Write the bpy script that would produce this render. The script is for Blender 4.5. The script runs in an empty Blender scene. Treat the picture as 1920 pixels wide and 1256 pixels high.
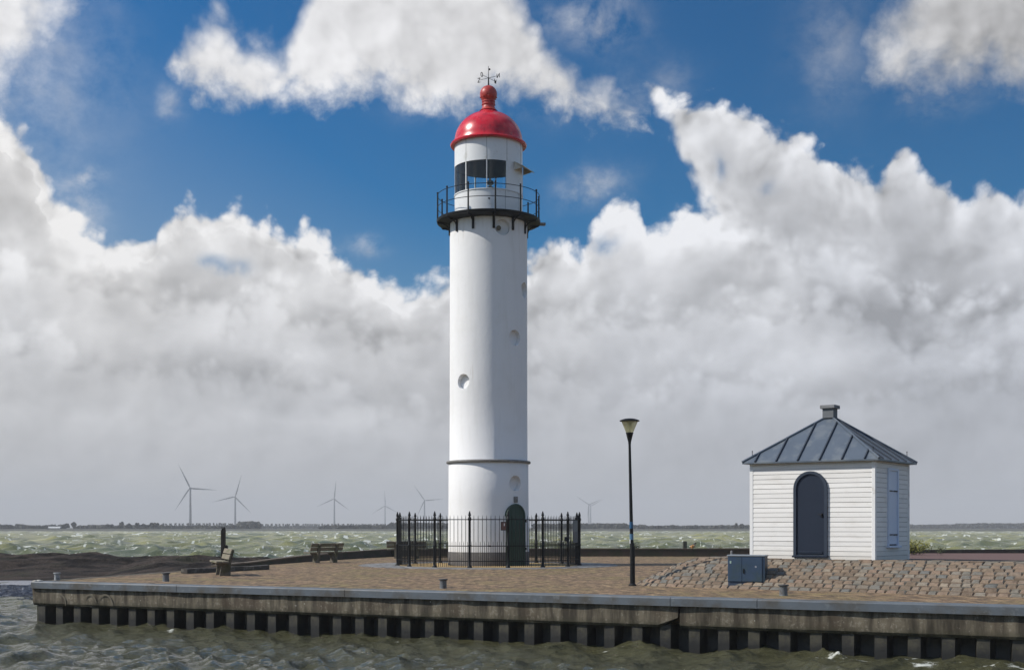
import bpy, bmesh, math, random
import numpy as np
from mathutils import Vector, Matrix
R = math.radians
scn = bpy.context.scene
C = scn.collection
rnd = random.Random(7)
PI = math.pi

# ------------------------------------------------------------------ camera, exposure
EYE = 1.40            # eye height above the quay paving (z = 0)
cam_d = bpy.data.cameras.new('camera'); cam = bpy.data.objects.new('camera', cam_d); C.objects.link(cam)
cam.location = (0, 0, EYE); cam.rotation_euler = (R(90), 0, 0)
cam_d.sensor_width = 36; cam_d.lens = 45.0; cam_d.shift_y = 0.1875
cam_d.clip_start = 0.5; cam_d.clip_end = 30000
scn.camera = cam
scn.view_settings.view_transform = 'Standard'; scn.view_settings.look = 'None'
scn.view_settings.gamma = 1; scn.view_settings.exposure = 0.0
scn.view_settings.use_curve_mapping = False
scn.render.engine = 'CYCLES'
cy = scn.cycles
cy.use_denoising = True
try: cy.denoiser = 'OPENIMAGEDENOISE'
except Exception: pass
cy.max_bounces = 8; cy.diffuse_bounces = 3; cy.glossy_bounces = 4; cy.transmission_bounces = 8
cy.transparent_max_bounces = 16; cy.volume_bounces = 0
cy.caustics_reflective = False; cy.caustics_refractive = False
cy.sample_clamp_indirect = 6

# ------------------------------------------------------------------ node helpers
class S:
    """a socket with arithmetic, inside one node tree"""
    def __init__(s, t, sock): s.t = t; s.k = sock
    def _m(s, op, a, b=None, c=None, clamp=False):
        n = s.t.nodes.new('ShaderNodeMath'); n.operation = op; n.use_clamp = clamp
        for i, v in enumerate((a, b, c)):
            if v is None: continue
            if isinstance(v, S): s.t.links.new(v.k, n.inputs[i])
            else: n.inputs[i].default_value = float(v)
        return S(s.t, n.outputs[0])
    def __add__(s, o): return s._m('ADD', s, o)
    __radd__ = __add__
    def __sub__(s, o): return s._m('SUBTRACT', s, o)
    def __rsub__(s, o): return s._m('SUBTRACT', o, s)
    def __mul__(s, o): return s._m('MULTIPLY', s, o)
    __rmul__ = __mul__
    def __truediv__(s, o): return s._m('DIVIDE', s, o)
    def __pow__(s, o): return s._m('POWER', s, o)
    def mn(s, o): return s._m('MINIMUM', s, o)
    def mx(s, o): return s._m('MAXIMUM', s, o)
    def clamp(s): return s._m('ADD', s, 0.0, clamp=True)
    def fn(s, op, b=None): return s._m(op, s, b)
    def smooth(s, a, b):
        n = s.t.nodes.new('ShaderNodeMapRange'); n.interpolation_type = 'SMOOTHSTEP'
        s.t.links.new(s.k, n.inputs[0]); n.inputs[1].default_value = a; n.inputs[2].default_value = b
        return S(s.t, n.outputs[0])
    def lin(s, a, b, c=0.0, d=1.0):
        n = s.t.nodes.new('ShaderNodeMapRange'); n.clamp = True
        s.t.links.new(s.k, n.inputs[0])
        for i, v in ((1, a), (2, b), (3, c), (4, d)): n.inputs[i].default_value = v
        return S(s.t, n.outputs[0])

def put(t, inp, v):
    if isinstance(v, S): t.links.new(v.k, inp)
    elif hasattr(v, 'is_output'): t.links.new(v, inp)
    elif isinstance(v, (tuple, list)) and len(v) == 3 and inp.type == 'RGBA': inp.default_value = (*v, 1)
    else: inp.default_value = v
def vmath(t, op, a, b=None, scale=None):
    n = t.nodes.new('ShaderNodeVectorMath'); n.operation = op
    put(t, n.inputs[0], a)
    if b is not None: put(t, n.inputs[1], b)
    if scale is not None: put(t, n.inputs[3], scale)
    return n.outputs[0] if op not in ('DOT_PRODUCT', 'LENGTH', 'DISTANCE') else S(t, n.outputs['Value'])
def noise(t, vec, scale, detail=2, rough=.5, dist=0, color=False, lac=2.0):
    n = t.nodes.new('ShaderNodeTexNoise'); n.noise_dimensions = '3D'
    if vec is not None: t.links.new(vec, n.inputs['Vector'])
    n.inputs['Scale'].default_value = scale; n.inputs['Detail'].default_value = detail
    n.inputs['Roughness'].default_value = rough; n.inputs['Distortion'].default_value = dist
    n.inputs['Lacunarity'].default_value = lac
    return n.outputs['Color'] if color else S(t, n.outputs['Fac'])
def voro(t, vec, scale, detail=0, smooth=None, out='Distance', rand=1.0):
    n = t.nodes.new('ShaderNodeTexVoronoi')
    n.feature = 'SMOOTH_F1' if smooth is not None else 'F1'
    t.links.new(vec, n.inputs['Vector']); n.inputs['Scale'].default_value = scale
    n.inputs['Detail'].default_value = detail; n.inputs['Randomness'].default_value = rand
    if smooth is not None: n.inputs['Smoothness'].default_value = smooth
    return n.outputs['Color'] if out == 'Color' else S(t, n.outputs[out])
def mix(t, fac, a, b, mode='MIX'):
    n = t.nodes.new('ShaderNodeMix'); n.data_type = 'RGBA'; n.blend_type = mode
    put(t, n.inputs[0], fac); put(t, n.inputs[6], a); put(t, n.inputs[7], b)
    return n.outputs[2]
def gray(t, v):
    n = t.nodes.new('ShaderNodeCombineXYZ')
    for i in range(3): put(t, n.inputs[i], v)
    return n.outputs[0]
def xyz(t, a, b, c):
    n = t.nodes.new('ShaderNodeCombineXYZ')
    for i, v in enumerate((a, b, c)): put(t, n.inputs[i], v)
    return n.outputs[0]
def ramp(t, fac, stops, interp='LINEAR'):
    n = t.nodes.new('ShaderNodeValToRGB'); n.color_ramp.interpolation = interp
    e = n.color_ramp.elements
    while len(e) < len(stops): e.new(.5)
    for el, (p, c) in zip(e, stops):
        el.position = p; el.color = (*c, 1) if len(c) == 3 else c
    put(t, n.inputs[0], fac)
    return n.outputs[0]
# ------------------------------------------------------------------ sun and sky
SUN_EL = R(41); SUN_AZ = R(-97)      # azimuth from +Y towards +X: the sun stands to the left
sun_dir = Vector((math.sin(SUN_AZ) * math.cos(SUN_EL), math.cos(SUN_AZ) * math.cos(SUN_EL), math.sin(SUN_EL)))
sun_d = bpy.data.lights.new('sun', 'SUN'); sun = bpy.data.objects.new('sun', sun_d); C.objects.link(sun)
sun_d.energy = 4.4; sun_d.angle = R(0.53); sun_d.color = (1.0, 0.95, 0.87)
sun.rotation_euler = sun_dir.to_track_quat('Z', 'Y').to_euler()

world = bpy.data.worlds.new('World'); scn.world = world; world.use_nodes = True
def build_sky():
    t = world.node_tree; t.nodes.clear()
    out = t.nodes.new('ShaderNodeOutputWorld'); bg = t.nodes.new('ShaderNodeBackground')
    t.links.new(bg.outputs[0], out.inputs[0])
    STR = 0.10; bg.inputs[1].default_value = STR
    sky = t.nodes.new('ShaderNodeTexSky'); sky.sky_type = 'NISHITA'; sky.sun_disc = False
    sky.sun_elevation = SUN_EL; sky.sun_rotation = SUN_AZ; sky.air_density = 1.0; sky.dust_density = .4; sky.ozone_density = 2.0
    tc = t.nodes.new('ShaderNodeTexCoord'); d = tc.outputs['Generated']
    sp = t.nodes.new('ShaderNodeSeparateXYZ'); t.links.new(d, sp.inputs[0])
    dx, dy, dz = (S(t, sp.outputs[i]) for i in range(3))
    az = dx.fn('ARCTAN2', dy); el = dz.fn('ARCSINE')
    F = 2400.0
    def AE(x, y):                     # direction of a sky feature, as azimuth and elevation
        u = (x - 960) / F; v = (988 - y) / F
        a = math.atan(u); return a, math.atan(v * math.cos(a))
    AZ0, AZ1, ELM = -.56, .56, .50
    def curve(inp, pts, lo, hi, vlo, vhi):
        n = t.nodes.new('ShaderNodeFloatCurve'); cv = n.mapping.curves[0]
        P = sorted(((p[0] - lo) / (hi - lo), (p[1] - vlo) / (vhi - vlo)) for p in pts)
        P = [(min(max(a, 0), 1), min(max(b, 0), 1)) for a, b in P]
        if P[0][0] > 0: P = [(0, P[0][1])] + P
        if P[-1][0] < 1: P = P + [(1, P[-1][1])]
        while len(cv.points) < len(P): cv.points.new(.5, .5)
        for q, p in zip(cv.points, P): q.location = p; q.handle_type = 'VECTOR'
        n.mapping.update()
        t.links.new(((inp - lo) / (hi - lo)).k, n.inputs[1])
        return S(t, n.outputs[0]) * (vhi - vlo) + vlo
    # wind-torn noise fields on the sphere of directions
    def fb(scale, detail, rough, off=(0, 0, 0), dist=0.0, src=None):
        v = vmath(t, 'ADD', src or d, off)
        return noise(t, v, scale, detail, rough, dist)
    warpc = noise(t, d, 9, 2, .55, color=True)
    dw = vmath(t, 'ADD', d, vmath(t, 'SCALE', vmath(t, 'SUBTRACT', warpc, (.5, .5, .5)), scale=.032))
    big = fb(11, 4, .54, (3.1, 1.7, .3), 0, dw) - .5             # soft large shapes
    mid = fb(40, 7, .64, (.4, 5.2, 1.1), 0, dw) - .5
    bil = .40 - voro(t, dw, 38, 2.0)                             # cauliflower heads
    so = (.0130, 0.0, -.0105)                                      # step away from the sun for relief shading
    dws = vmath(t, 'ADD', dw, so)
    big_s = fb(11, 4, .54, (3.1, 1.7, .3), 0, dws) - .5
    bil_s = .40 - voro(t, vmath(t, 'ADD', dw, (.006, 0, -.005)), 38, 1.0)
    relief = (big - big_s) * 1.25 + (bil - bil_s) * .26

    ed = big * .030 + mid * .030 + bil * .021
    ed2 = big * .014 + mid * .028 + bil * .022
    soft = big * .060 + mid * .075 + bil * .012
    # A: the long cumulus bank, by its top outline
    A = [(-340, 120), (-120, 130), (0, 205), (40, 235), (70, 290), (105, 365), (150, 405), (210, 440), (290, 440), (305, 395), (330, 378), (400, 385), (440, 372), (500, 392), (535, 425), (556, 436), (572, 412), (610, 430), (650, 470), (700, 495), (760, 520), (800, 520), (840, 510), (900, 490), (1000, 470), (1040, 450), (1090, 455), (1112, 415), (1140, 380), (1170, 362), (1200, 366), (1214, 410), (1240, 398), (1285, 372), (1330, 385), (1400, 402), (1470, 428), (1560, 428), (1630, 452), (1700, 500), (1800, 535), (1930, 515), (2400, 500)]
    topA = curve(az, [AE(*p) for p in A], AZ0, AZ1, 0, ELM)
    dA = topA - el + ed + .008
    # A2: the tall head right of the tower, leaning to the left
    A2 = [(1150, 190), (1232, 182), (1270, 180), (1330, 184), (1362, 196), (1400, 222), (1450, 248), (1500, 268), (1540, 300), (1575, 316), (1610, 318), (1655, 330), (1672, 306), (1700, 296), (1730, 318), (1770, 350), (1795, 385), (1815, 370), (1850, 352), (1890, 372), (1910, 360), (2000, 350), (2300, 380)]
    topA2 = curve(az, [AE(*p) for p in A2], AZ0, AZ1, 0, ELM)
    L2 = [(1232, 120), (1232, 185), (1243, 235), (1260, 290), (1284, 335), (1306, 375), (1330, 450), (1360, 700)]
    lft = curve(el, [(AE(*p)[1], AE(*p)[0]) for p in L2], 0, ELM, AZ0, AZ1)
    dA2 = (topA2 - el + ed2 + .014).mn((az - lft) + ed2 * .7 + .010)
    # B: the torn upper cloud
    Bb = [(260, 60), (308, 112), (335, 165), (385, 200), (480, 200), (560, 195), (640, 178), (720, 168), (790, 188), (860, 205), (930, 200), (1000, 196), (1060, 208), (1120, 232), (1165, 238), (1205, 215), (1235, 195)]
    Bt = [(260, 175), (308, 135), (326, 60), (365, 28), (410, 8), (438, 30), (455, 65), (500, 78), (535, 82), (556, 30), (575, -40), (620, -160), (900, -160), (985, 0), (1030, 60), (1090, 115), (1150, 155), (1195, 185), (1235, 215)]
    bB = curve(az, [AE(*p) for p in Bb], AZ0, AZ1, 0, ELM); tB = curve(az, [AE(*p) for p in Bt], AZ0, AZ1, 0, ELM)
    inB = az.smooth(-.285, -.27) * (1.0 - az.smooth(.108, .118))
    dB = (el - bB + soft * .8 + .004).mn(tB - el + ed * .9) + (inB - 1.0)
    # C: upper right, D: upper left
    Cb = [(1520, -80), (1590, 40), (1612, 140), (1640, 172), (1700, 188), (1780, 192), (1860, 182), (1960, 190), (2400, 150)]
    bC = curve(az, [AE(*p) for p in Cb], AZ0, AZ1, 0, ELM)
    Cl = [(1690, -60), (1660, 0), (1625, 70), (1612, 140), (1640, 200)]
    lC = curve(el, [(AE(*p)[1], AE(*p)[0]) for p in Cl], .2, ELM, AZ0, AZ1)
    dC = (el - bC + soft * .7).mn((az - lC) + soft * .6)
    Dr = [(30, 240), (25, 180), (60, 120), (120, 70), (160, 20), (180, -40), (190, -200)]
    rD = curve(el, [(AE(*p)[1], AE(*p)[0]) for p in Dr], .2, ELM, AZ0, AZ1)
    dD = (rD - az) + soft * .8

    aA = dA.smooth(-.002, .012); aAf = dA.smooth(-.006, .026); aA2 = dA2.smooth(-.002, .011)
    aB = dB.smooth(-.012, .022); aC = dC.smooth(-.012, .030); aD = dD.smooth(-.010, .040)
    azw = az + big * .075 + mid * .012; elw = el + (big_s * .045) + mid * .020
    def blob(x, y, rx, ry, amp, wob=0.0):
        a, e = AE(x, y)
        u = (azw - a) * (F / rx); v = (elw - e) * (F / ry)
        return (0.0 - (u * u + v * v)).fn('EXPONENT') * amp
    def total(bl):
        s = None
        for b in bl:
            q = blob(*b); s = q if s is None else s + q
        return s
    # thin veils and scraps in the blue
    veil_m = total([(1110, 40, 90, 45, .75), (1180, 190, 60, 50, .45), (1560, 90, 60, 90, .5), (1270, 150, 40, 40, .4), (1100, 350, 55, 26, .95), (1760, 205, 60, 22, .5), (175, 335, 20, 14, 1.0),
                    (290, 205, 25, 22, .7), (70, 130, 120, 140, .5), (130, 370, 60, 50, .5), (680, 462, 30, 16, .9), (170, 400, 30, 40, .5), (900, 210, 120, 30, .5)])
    st = fb(26, 5, .66, (1.3, 9.1, 4.0), 0, vmath(t, 'MULTIPLY', dw, (1, 1, 1.2)))
    veil = (veil_m * (st - .36).lin(0, .34)).clamp() * .85
    # beyond the frame: unseen broken cloud, made up and tinted blue to fill the shade
    gen = noise(t, vmath(t, 'MULTIPLY', d, (1, 1, 1.7)), 3.2, 4, .56)
    aG = (gen - .47).smooth(0, .14) * (1.0 - dy.smooth(.72, .85)) * .85
    holes = total([(420, 485, 26, 14, .8), (470, 490, 24, 14, .7), (1145, 448, 22, 12, .7), (1335, 315, 14, 16, .6), (1450, 345, 16, 12, .4)])
    aBank = aA.mx(aA2); aBank = (aBank - holes * (mid * 2.0 + .75).clamp()).clamp() * (1.0 - az.fn('ABSOLUTE').smooth(.44, .80) * .97)
    aUp = aB.mx(aC).mx(aD) * (1.0 - az.fn('ABSOLUTE').smooth(.42, .62)) * (1.0 - el.smooth(.46, .62))
    # brightness
    depth = dA.mx(dA2); depth_s = dA * aAf + dA2 * (1.0 - aAf)
    low = el.lin(.0, .20)                                  # 0 at the horizon
    br_l = total([(60, 480, 170, 60, .17), (90, 610, 150, 50, .16), (330, 440, 190, 60, .12), (560, 540, 200, 60, .13), (560, 670, 80, 45, .17), (700, 560, 120, 50, .06), (240, 660, 110, 36, .10), (420, 620, 100, 50, .05),
                  (400, 520, 110, 40, -.07), (330, 690, 130, 40, -.08), (560, 745, 190, 50, -.13), (470, 670, 50, 50, -.05), (100, 700, 120, 36, -.07), (110, 420, 110, 40, -.10), (640, 600, 60, 50, -.06), (250, 790, 220, 26, .045), (620, 800, 140, 28, .05), (60, 760, 120, 26, -.04), (560, 860, 260, 40, -.03)])
    br_r = total([(1180, 420, 80, 50, .26), (1300, 440, 90, 40, .24), (1110, 520, 100, 50, .16), (1260, 540, 70, 60, .10), (1560, 460, 110, 50, .15), (1650, 520, 80, 40, .09), (1440, 590, 90, 50, .12), (1420, 680, 90, 50, .10), (1540, 690, 90, 40, .10), (1890, 640, 70, 60, .06), (1900, 480, 60, 60, .08),
                  (1480, 380, 120, 50, -.06), (1620, 400, 90, 40, -.06), (1700, 580, 130, 60, -.13), (1560, 590, 70, 40, -.06), (1740, 720, 160, 40, -.10), (1850, 760, 140, 50, -.08), (1800, 450, 70, 60, -.04), (1210, 620, 120, 60, -.03), (1130, 740, 150, 90, -.02), (1620, 840, 240, 70, -.07), (1300, 830, 240, 80, -.045), (1000, 640, 80, 60, .04)])
    rim = 1.0 - depth_s.smooth(.0, .055)
    F1 = [(-60, 430), (60, 436), (140, 446), (230, 470), (300, 482), (350, 505), (420, 525), (470, 505), (530, 498), (600, 520), (660, 560), (740, 580), (840, 560), (960, 540), (1060, 520), (1140, 545), (1220, 560), (1280, 520), (1340, 530), (1400, 500), (1470, 520), (1540, 500), (1620, 540), (1700, 590), (1780, 560), (1850, 590), (1930, 560)]
    F2 = [(-60, 545), (60, 562), (130, 595), (220, 645), (300, 655), (380, 640), (450, 655), (500, 640), (560, 638), (620, 655), (660, 695), (740, 720), (840, 690), (960, 640), (1060, 640), (1140, 680), (1220, 660), (1290, 650), (1340, 640), (1400, 645), (1460, 665), (1540, 655), (1600, 690), (1700, 660), (1800, 650), (1860, 630), (1930, 610)]
    edf = big * .05 + mid * .030 + bil * .034
    lobes = None
    for Fp, am in ((F1, .15), (F2, .12)):
        dF = curve(az, [AE(*p) for p in Fp], AZ0, AZ1, 0, ELM) - el + edf
        sF = dF.smooth(-.004, .020)
        e_ = (sF * ((0.0 - dF.mx(0.0)) / .050).fn('EXPONENT') - (1.0 - sF) * (dF.mn(0.0) / .035).fn('EXPONENT') * .45) * am
        lobes = e_ if lobes is None else lobes + e_
    leftside = 1.0 - az.lin(-.40, .40)
    sheet = noise(t, vmath(t, 'MULTIPLY', dw, (1, 1, 2.2)), 8.5, 4, .58) - .5
    amp = el.lin(.03, .13, .25, 1.0)
    bank_b = .445 + lobes * amp * .85 + aAf * .035 + rim * (.26 + leftside * .10) + low * .07 + leftside * .055 + br_l + br_r + relief * (.45 + rim * 1.2) * amp + (sheet * .42 + mid * .05) * amp
    bank_b = bank_b.mn(.92).mx(.33)
    up_d = dB.mx(dC).mx(dD)
    up_b = .76 + leftside * .10 + relief * .55 - (1.0 - up_d.smooth(.0, .04)) * .04 + big * .20 + sheet * .16 + total([(610, 120, 120, 90, .10), (420, 90, 70, 60, .10), (1680, 110, 60, 40, .04), (1720, 30, 70, 40, -.06), (900, 90, 120, 70, -.08), (1850, 110, 140, 100, -.10)])
    up_b = up_b.mn(.93).mx(.45)
    up_b = up_b + mid * .05 + bil * .05 - az.lin(-.15, .38) * .12
    warm = ramp(t, leftside, [(0, (.965, .988, 1.045)), (1, (1.015, 1.0, .985))])
    cool = ramp(t, depth.lin(.0, .14), [(0, (1, 1, 1)), (1, (.975, .995, 1.03))])
    bank_c = mix(t, 1.0, mix(t, 1.0, gray(t, bank_b), warm, 'MULTIPLY'), cool, 'MULTIPLY')
    up_c = mix(t, 1.0, gray(t, up_b), (.99, .99, 1.01), 'MULTIPLY')
    # the clear sky: the physical sky, deepened
    skc = sky.outputs[0]
    hs = t.nodes.new('ShaderNodeHueSaturation'); t.links.new(skc, hs.inputs['Color'])
    put(t, hs.inputs['Saturation'], az.lin(-.42, .28, 1.14, 2.15) + el.lin(.2, .42, 0, .30)); put(t, hs.inputs['Value'], az.lin(-.42, .30, .95, .70))
    hs.inputs['Hue'].default_value = .503
    skb = vmath(t, 'SCALE', hs.outputs[0], scale=SKY_GAIN)
    inv = 1.0 / STR
    col = mix(t, aUp.mx(veil * .9), skb, vmath(t, 'SCALE', up_c, scale=inv))
    gcol = mix(t, 1.0, gray(t, (.72 + gen * .25) * inv), (.88, 1.0, 1.18), 'MULTIPLY')
    col = mix(t, aG, col, gcol)
    col = mix(t, aBank, col, vmath(t, 'SCALE', bank_c, scale=inv))
    # pale air low down
    air = (1.0 - el.lin(.0, .075)); air = air * air * .55
    col = mix(t, air, col, (.425 * inv, .437 * inv, .450 * inv))
    t.links.new(col, bg.inputs[0])
    world.cycles.sampling_method = 'MANUAL'; world.cycles.sample_map_resolution = 1024
SKY_GAIN = 1.0
build_sky()
# ------------------------------------------------------------------ materials
def newmat(name):
    m = bpy.data.materials.new(name); m.use_nodes = True
    t = m.node_tree; b = t.nodes['Principled BSDF']
    tc = t.nodes.new('ShaderNodeTexCoord')
    return m, t, b, tc.outputs['Object']
def bump(t, b, h, strength=.3, dist=.01):
    n = t.nodes.new('ShaderNodeBump'); n.inputs['Strength'].default_value = strength; n.inputs['Distance'].default_value = dist
    put(t, n.inputs['Height'], h); t.links.new(n.outputs[0], b.inputs['Normal'])
def simple(name, col, rough=.6, var=.12, scale=6.0, metal=0.0, bmp=0.0, dirt=None, spec=.5, stretch=(1, 1, 1)):
    """painted / cast / sawn surface with weathering in its colour"""
    m, t, b, o = newmat(name)
    v = vmath(t, 'MULTIPLY', o, stretch)
    n1 = noise(t, v, scale, 5, .6); n2 = noise(t, v, scale * 7, 3, .6)
    f = (n1 - .5) * 2.2 * var + (n2 - .5) * var + 1.0
    c = vmath(t, 'SCALE', xyz(t, *col), scale=1.0); c = mix(t, 1.0, col, gray(t, f), 'MULTIPLY')
    if dirt:
        dc, amt, dsc = dirt
        dm = noise(t, v, dsc, 6, .62).smooth(.60 - amt * .35, .74 - amt * .25)
        c = mix(t, dm * .8, c, dc)
    t.links.new(c, b.inputs['Base Color'])
    put(t, b.inputs['Roughness'], ((n1 - .5) * .25 + rough).clamp()); b.inputs['Metallic'].default_value = metal
    b.inputs['Specular IOR Level'].default_value = spec
    if bmp: bump(t, b, n1 * .6 + n2 * .4, bmp, .01)
    return m
M = {}

# ------------------------------------------------------------------ mesh helpers
class MB:
    def __init__(s): s.v = []; s.f = []
    def add(s, vs, fs):
        o = len(s.v); s.v += [tuple(p) for p in vs]; s.f += [tuple(i + o for i in q) for q in fs]
    def box(s, c, size, rot=None, bev=0.0):
        hx, hy, hz = (q / 2 for q in size)
        b = min(bev, hx * .45, hy * .45, hz * .45)
        pts = []; 
        if b <= 0:
            P = [Vector((x, y, z)) for x in (-hx, hx) for y in (-hy, hy) for z in (-hz, hz)]
            Fs = [(0, 1, 3, 2), (4, 6, 7, 5), (0, 4, 5, 1), (2, 3, 7, 6), (0, 2, 6, 4), (1, 5, 7, 3)]
        else:
            bm = bmesh.new(); bmesh.ops.create_cube(bm, size=1.0)
            for q in bm.verts: q.co = Vector((q.co.x * hx * 2, q.co.y * hy * 2, q.co.z * hz * 2))
            bmesh.ops.bevel(bm, geom=list(bm.edges), offset=b, segments=1, affect='EDGES', profile=.5)
            bm.verts.index_update(); P = [q.co.copy() for q in bm.verts]; Fs = [tuple(q.index for q in f.verts) for f in bm.faces]; bm.free()
        if rot is not None: P = [rot @ p for p in P]
        c = Vector(c); s.add([p + c for p in P], Fs); return s
    def tube(s, p0, p1, r0, r1=None, n=8, cap=True):
        p0, p1 = Vector(p0), Vector(p1); r1 = r0 if r1 is None else r1
        d = (p1 - p0).normalized(); a = d.orthogonal().normalized(); b = d.cross(a)
        vs = []
        for p, r in ((p0, r0), (p1, r1)):
            for i in range(n):
                t = 2 * PI * i / n; vs.append(p + a * (r * math.cos(t)) + b * (r * math.sin(t)))
        fs = [(i, (i + 1) % n, n + (i + 1) % n, n + i) for i in range(n)]
        if cap: fs += [tuple(range(n - 1, -1, -1)), tuple(range(n, 2 * n))]
        s.add(vs, fs); return s
    def path(s, pts, r, n=6):
        for a, b in zip(pts[:-1], pts[1:]): s.tube(a, b, r, r, n)
        return s
    def lathe(s, prof, n=32, c=(0, 0, 0), a0=0.0, a1=2 * PI, capb=True, capt=True):
        full = abs(a1 - a0 - 2 * PI) < 1e-6; k = n if full else n + 1
        vs = []
        for r, z in prof:
            for i in range(k):
                t = a0 + (a1 - a0) * i / n; vs.append((c[0] + r * math.cos(t), c[1] + r * math.sin(t), c[2] + z))
        fs = []
        for j in range(len(prof) - 1):
            for i in range(n):
                i2 = (i + 1) % k
                fs.append((j * k + i, j * k + i2, (j + 1) * k + i2, (j + 1) * k + i))
        if full and capb and prof[0][0] > 1e-5: fs.append(tuple(range(k - 1, -1, -1)))
        if full and capt and prof[-1][0] > 1e-5: fs.append(tuple((len(prof) - 1) * k + i for i in range(k)))
        s.add(vs, fs); return s
    def prism(s, pts, z0, z1):
        n = len(pts)
        s.add([(x, y, z0) for x, y in pts] + [(x, y, z1) for x, y in pts],
              [tuple(range(n - 1, -1, -1)), tuple(range(n, 2 * n))] + [(i, (i + 1) % n, n + (i + 1) % n, n + i) for i in range(n)]); return s
    def slab(s, poly, depth, mat):
        """a 2-D outline (x, z) given thickness along y, placed by a matrix"""
        n = len(poly)
        vs = [mat @ Vector((x, 0, z)) for x, z in poly] + [mat @ Vector((x, depth, z)) for x, z in poly]
        s.add(vs, [tuple(range(n)), tuple(range(2 * n - 1, n - 1, -1))] + [((i + 1) % n, i, n + i, n + (i + 1) % n) for i in range(n)]); return s
    def sphere(s, c, r, n=12, m=8, sc=(1, 1, 1)):
        prof = [(max(r * math.sin(PI * j / m), 1e-6), -r * math.cos(PI * j / m)) for j in range(m + 1)]
        q = MB().lathe(prof, n); c = Vector(c)
        s.add([Vector((p[0] * sc[0], p[1] * sc[1], p[2] * sc[2])) + c for p in q.v], q.f); return s
    def build(s, name, mat, parent=None, loc=None, smooth=None, rotz=0.0, fix=True):
        me = bpy.data.meshes.new(name); me.from_pydata(s.v, [], s.f)
        if fix:
            bm = bmesh.new(); bm.from_mesh(me)
            bmesh.ops.remove_doubles(bm, verts=bm.verts, dist=1e-5)
            bmesh.ops.recalc_face_normals(bm, faces=bm.faces); bm.to_mesh(me); bm.free()
        me.update()
        if smooth:
            me.polygons.foreach_set('use_smooth', [True] * len(me.polygons)); me.set_sharp_from_angle(angle=R(smooth))
        me.materials.append(mat)
        o = bpy.data.objects.new(name, me); C.objects.link(o)
        if parent is not None: o.parent = parent
        if loc is not None: o.location = loc
        o.rotation_euler.z = rotz
        return o
def tag(o, label=None, cat=None, group=None, kind=None):
    if label: o['label'] = label
    if cat: o['category'] = cat
    if group: o['group'] = group
    if kind: o['kind'] = kind
    return o
def empty(name, loc, rz, label, cat, group=None):
    o = bpy.data.objects.new(name, None); C.objects.link(o); o.location = loc; o.rotation_euler.z = rz; o.empty_display_size = .1
    return tag(o, label, cat, group)
def copy_tree(o, parent=None):
    c = o.copy(); C.objects.link(c)
    if parent is not None: c.parent = parent
    for ch in list(o.children): copy_tree(ch, c)
    return c
def ground(px, py, z=0.0):
    """point of the place that the survey of the photograph gives at height z"""
    Y = 2400.0 * (EYE - z) / (py - 988.0)
    return Vector(((px - 960.0) / 2400.0 * Y, Y, z))
def rz(a): return Matrix.Rotation(a, 4, 'Z')
def noise2(x, y, seed=0):
    """cheap smooth value noise, arrays in"""
    x = np.asarray(x, float); y = np.asarray(y, float)
    xi = np.floor(x).astype(np.int64); yi = np.floor(y).astype(np.int64); fx = x - xi; fy = y - yi
    fx = fx * fx * (3 - 2 * fx); fy = fy * fy * (3 - 2 * fy)
    def h(a, b):
        n = (a * 374761393 + b * 668265263 + seed * 982451653) & 0xffffffff
        n = ((n ^ (n >> 13)) * 1274126177) & 0xffffffff
        return ((n ^ (n >> 16)) & 0xffff) / 65535.0
    return (h(xi, yi) * (1 - fx) + h(xi + 1, yi) * fx) * (1 - fy) + (h(xi, yi + 1) * (1 - fx) + h(xi + 1, yi + 1) * fx) * fy
def fbm2(x, y, oct=4, seed=0):
    s = 0; a = .5; t = 0
    for k in range(oct):
        s = s + a * noise2(x * 2 ** k, y * 2 ** k, seed + k); t += a; a *= .55
    return s / t
def gridmesh(name, P, mat, smooth=True):
    """P: array (rows, cols, 3)"""
    r, c = P.shape[:2]
    me = bpy.data.meshes.new(name)
    idx = np.arange(r * c).reshape(r, c)
    q = np.stack([idx[:-1, :-1], idx[:-1, 1:], idx[1:, 1:], idx[1:, :-1]], -1).reshape(-1, 4)
    me.vertices.add(r * c); me.vertices.foreach_set('co', P.reshape(-1).astype(np.float32))
    me.loops.add(q.size); me.loops.foreach_set('vertex_index', q.reshape(-1).astype(np.int32))
    me.polygons.add(len(q)); me.polygons.foreach_set('loop_start', (np.arange(len(q)) * 4).astype(np.int32))
    me.update(calc_edges=True); me.validate()
    if smooth: me.polygons.foreach_set('use_smooth', [True] * len(me.polygons))
    me.materials.append(mat)
    o = bpy.data.objects.new(name, me); C.objects.link(o)
    return o, me

# shared materials
M['black_iron'] = simple('black_iron', (.006, .007, .008), .5, .25, 5, spec=.25)
M['white_paint'] = simple('white_paint', (.78, .78, .77), .5, .03, 3, dirt=((.55, .53, .48), .12, 2.2))
M['grey_wood'] = simple('grey_wood', (.20, .17, .125), .8, .25, 4, bmp=.4, stretch=(1, 1, 6), dirt=((.10, .11, .05), .45, 2.0))
M['dark_wood'] = simple('dark_wood', (.026, .021, .017), .8, .35, 5, bmp=.5, dirt=((.06, .055, .04), .3, 3))
M['kerb_wood'] = simple('kerb_wood', (.060, .046, .034), .85, .35, 3, bmp=.5, dirt=((.035, .04, .02), .4, 2))
M['bench_concrete'] = simple('bench_concrete', (.15, .13, .10), .9, .2, 6, bmp=.4, dirt=((.07, .07, .03), .5, 4))
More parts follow.
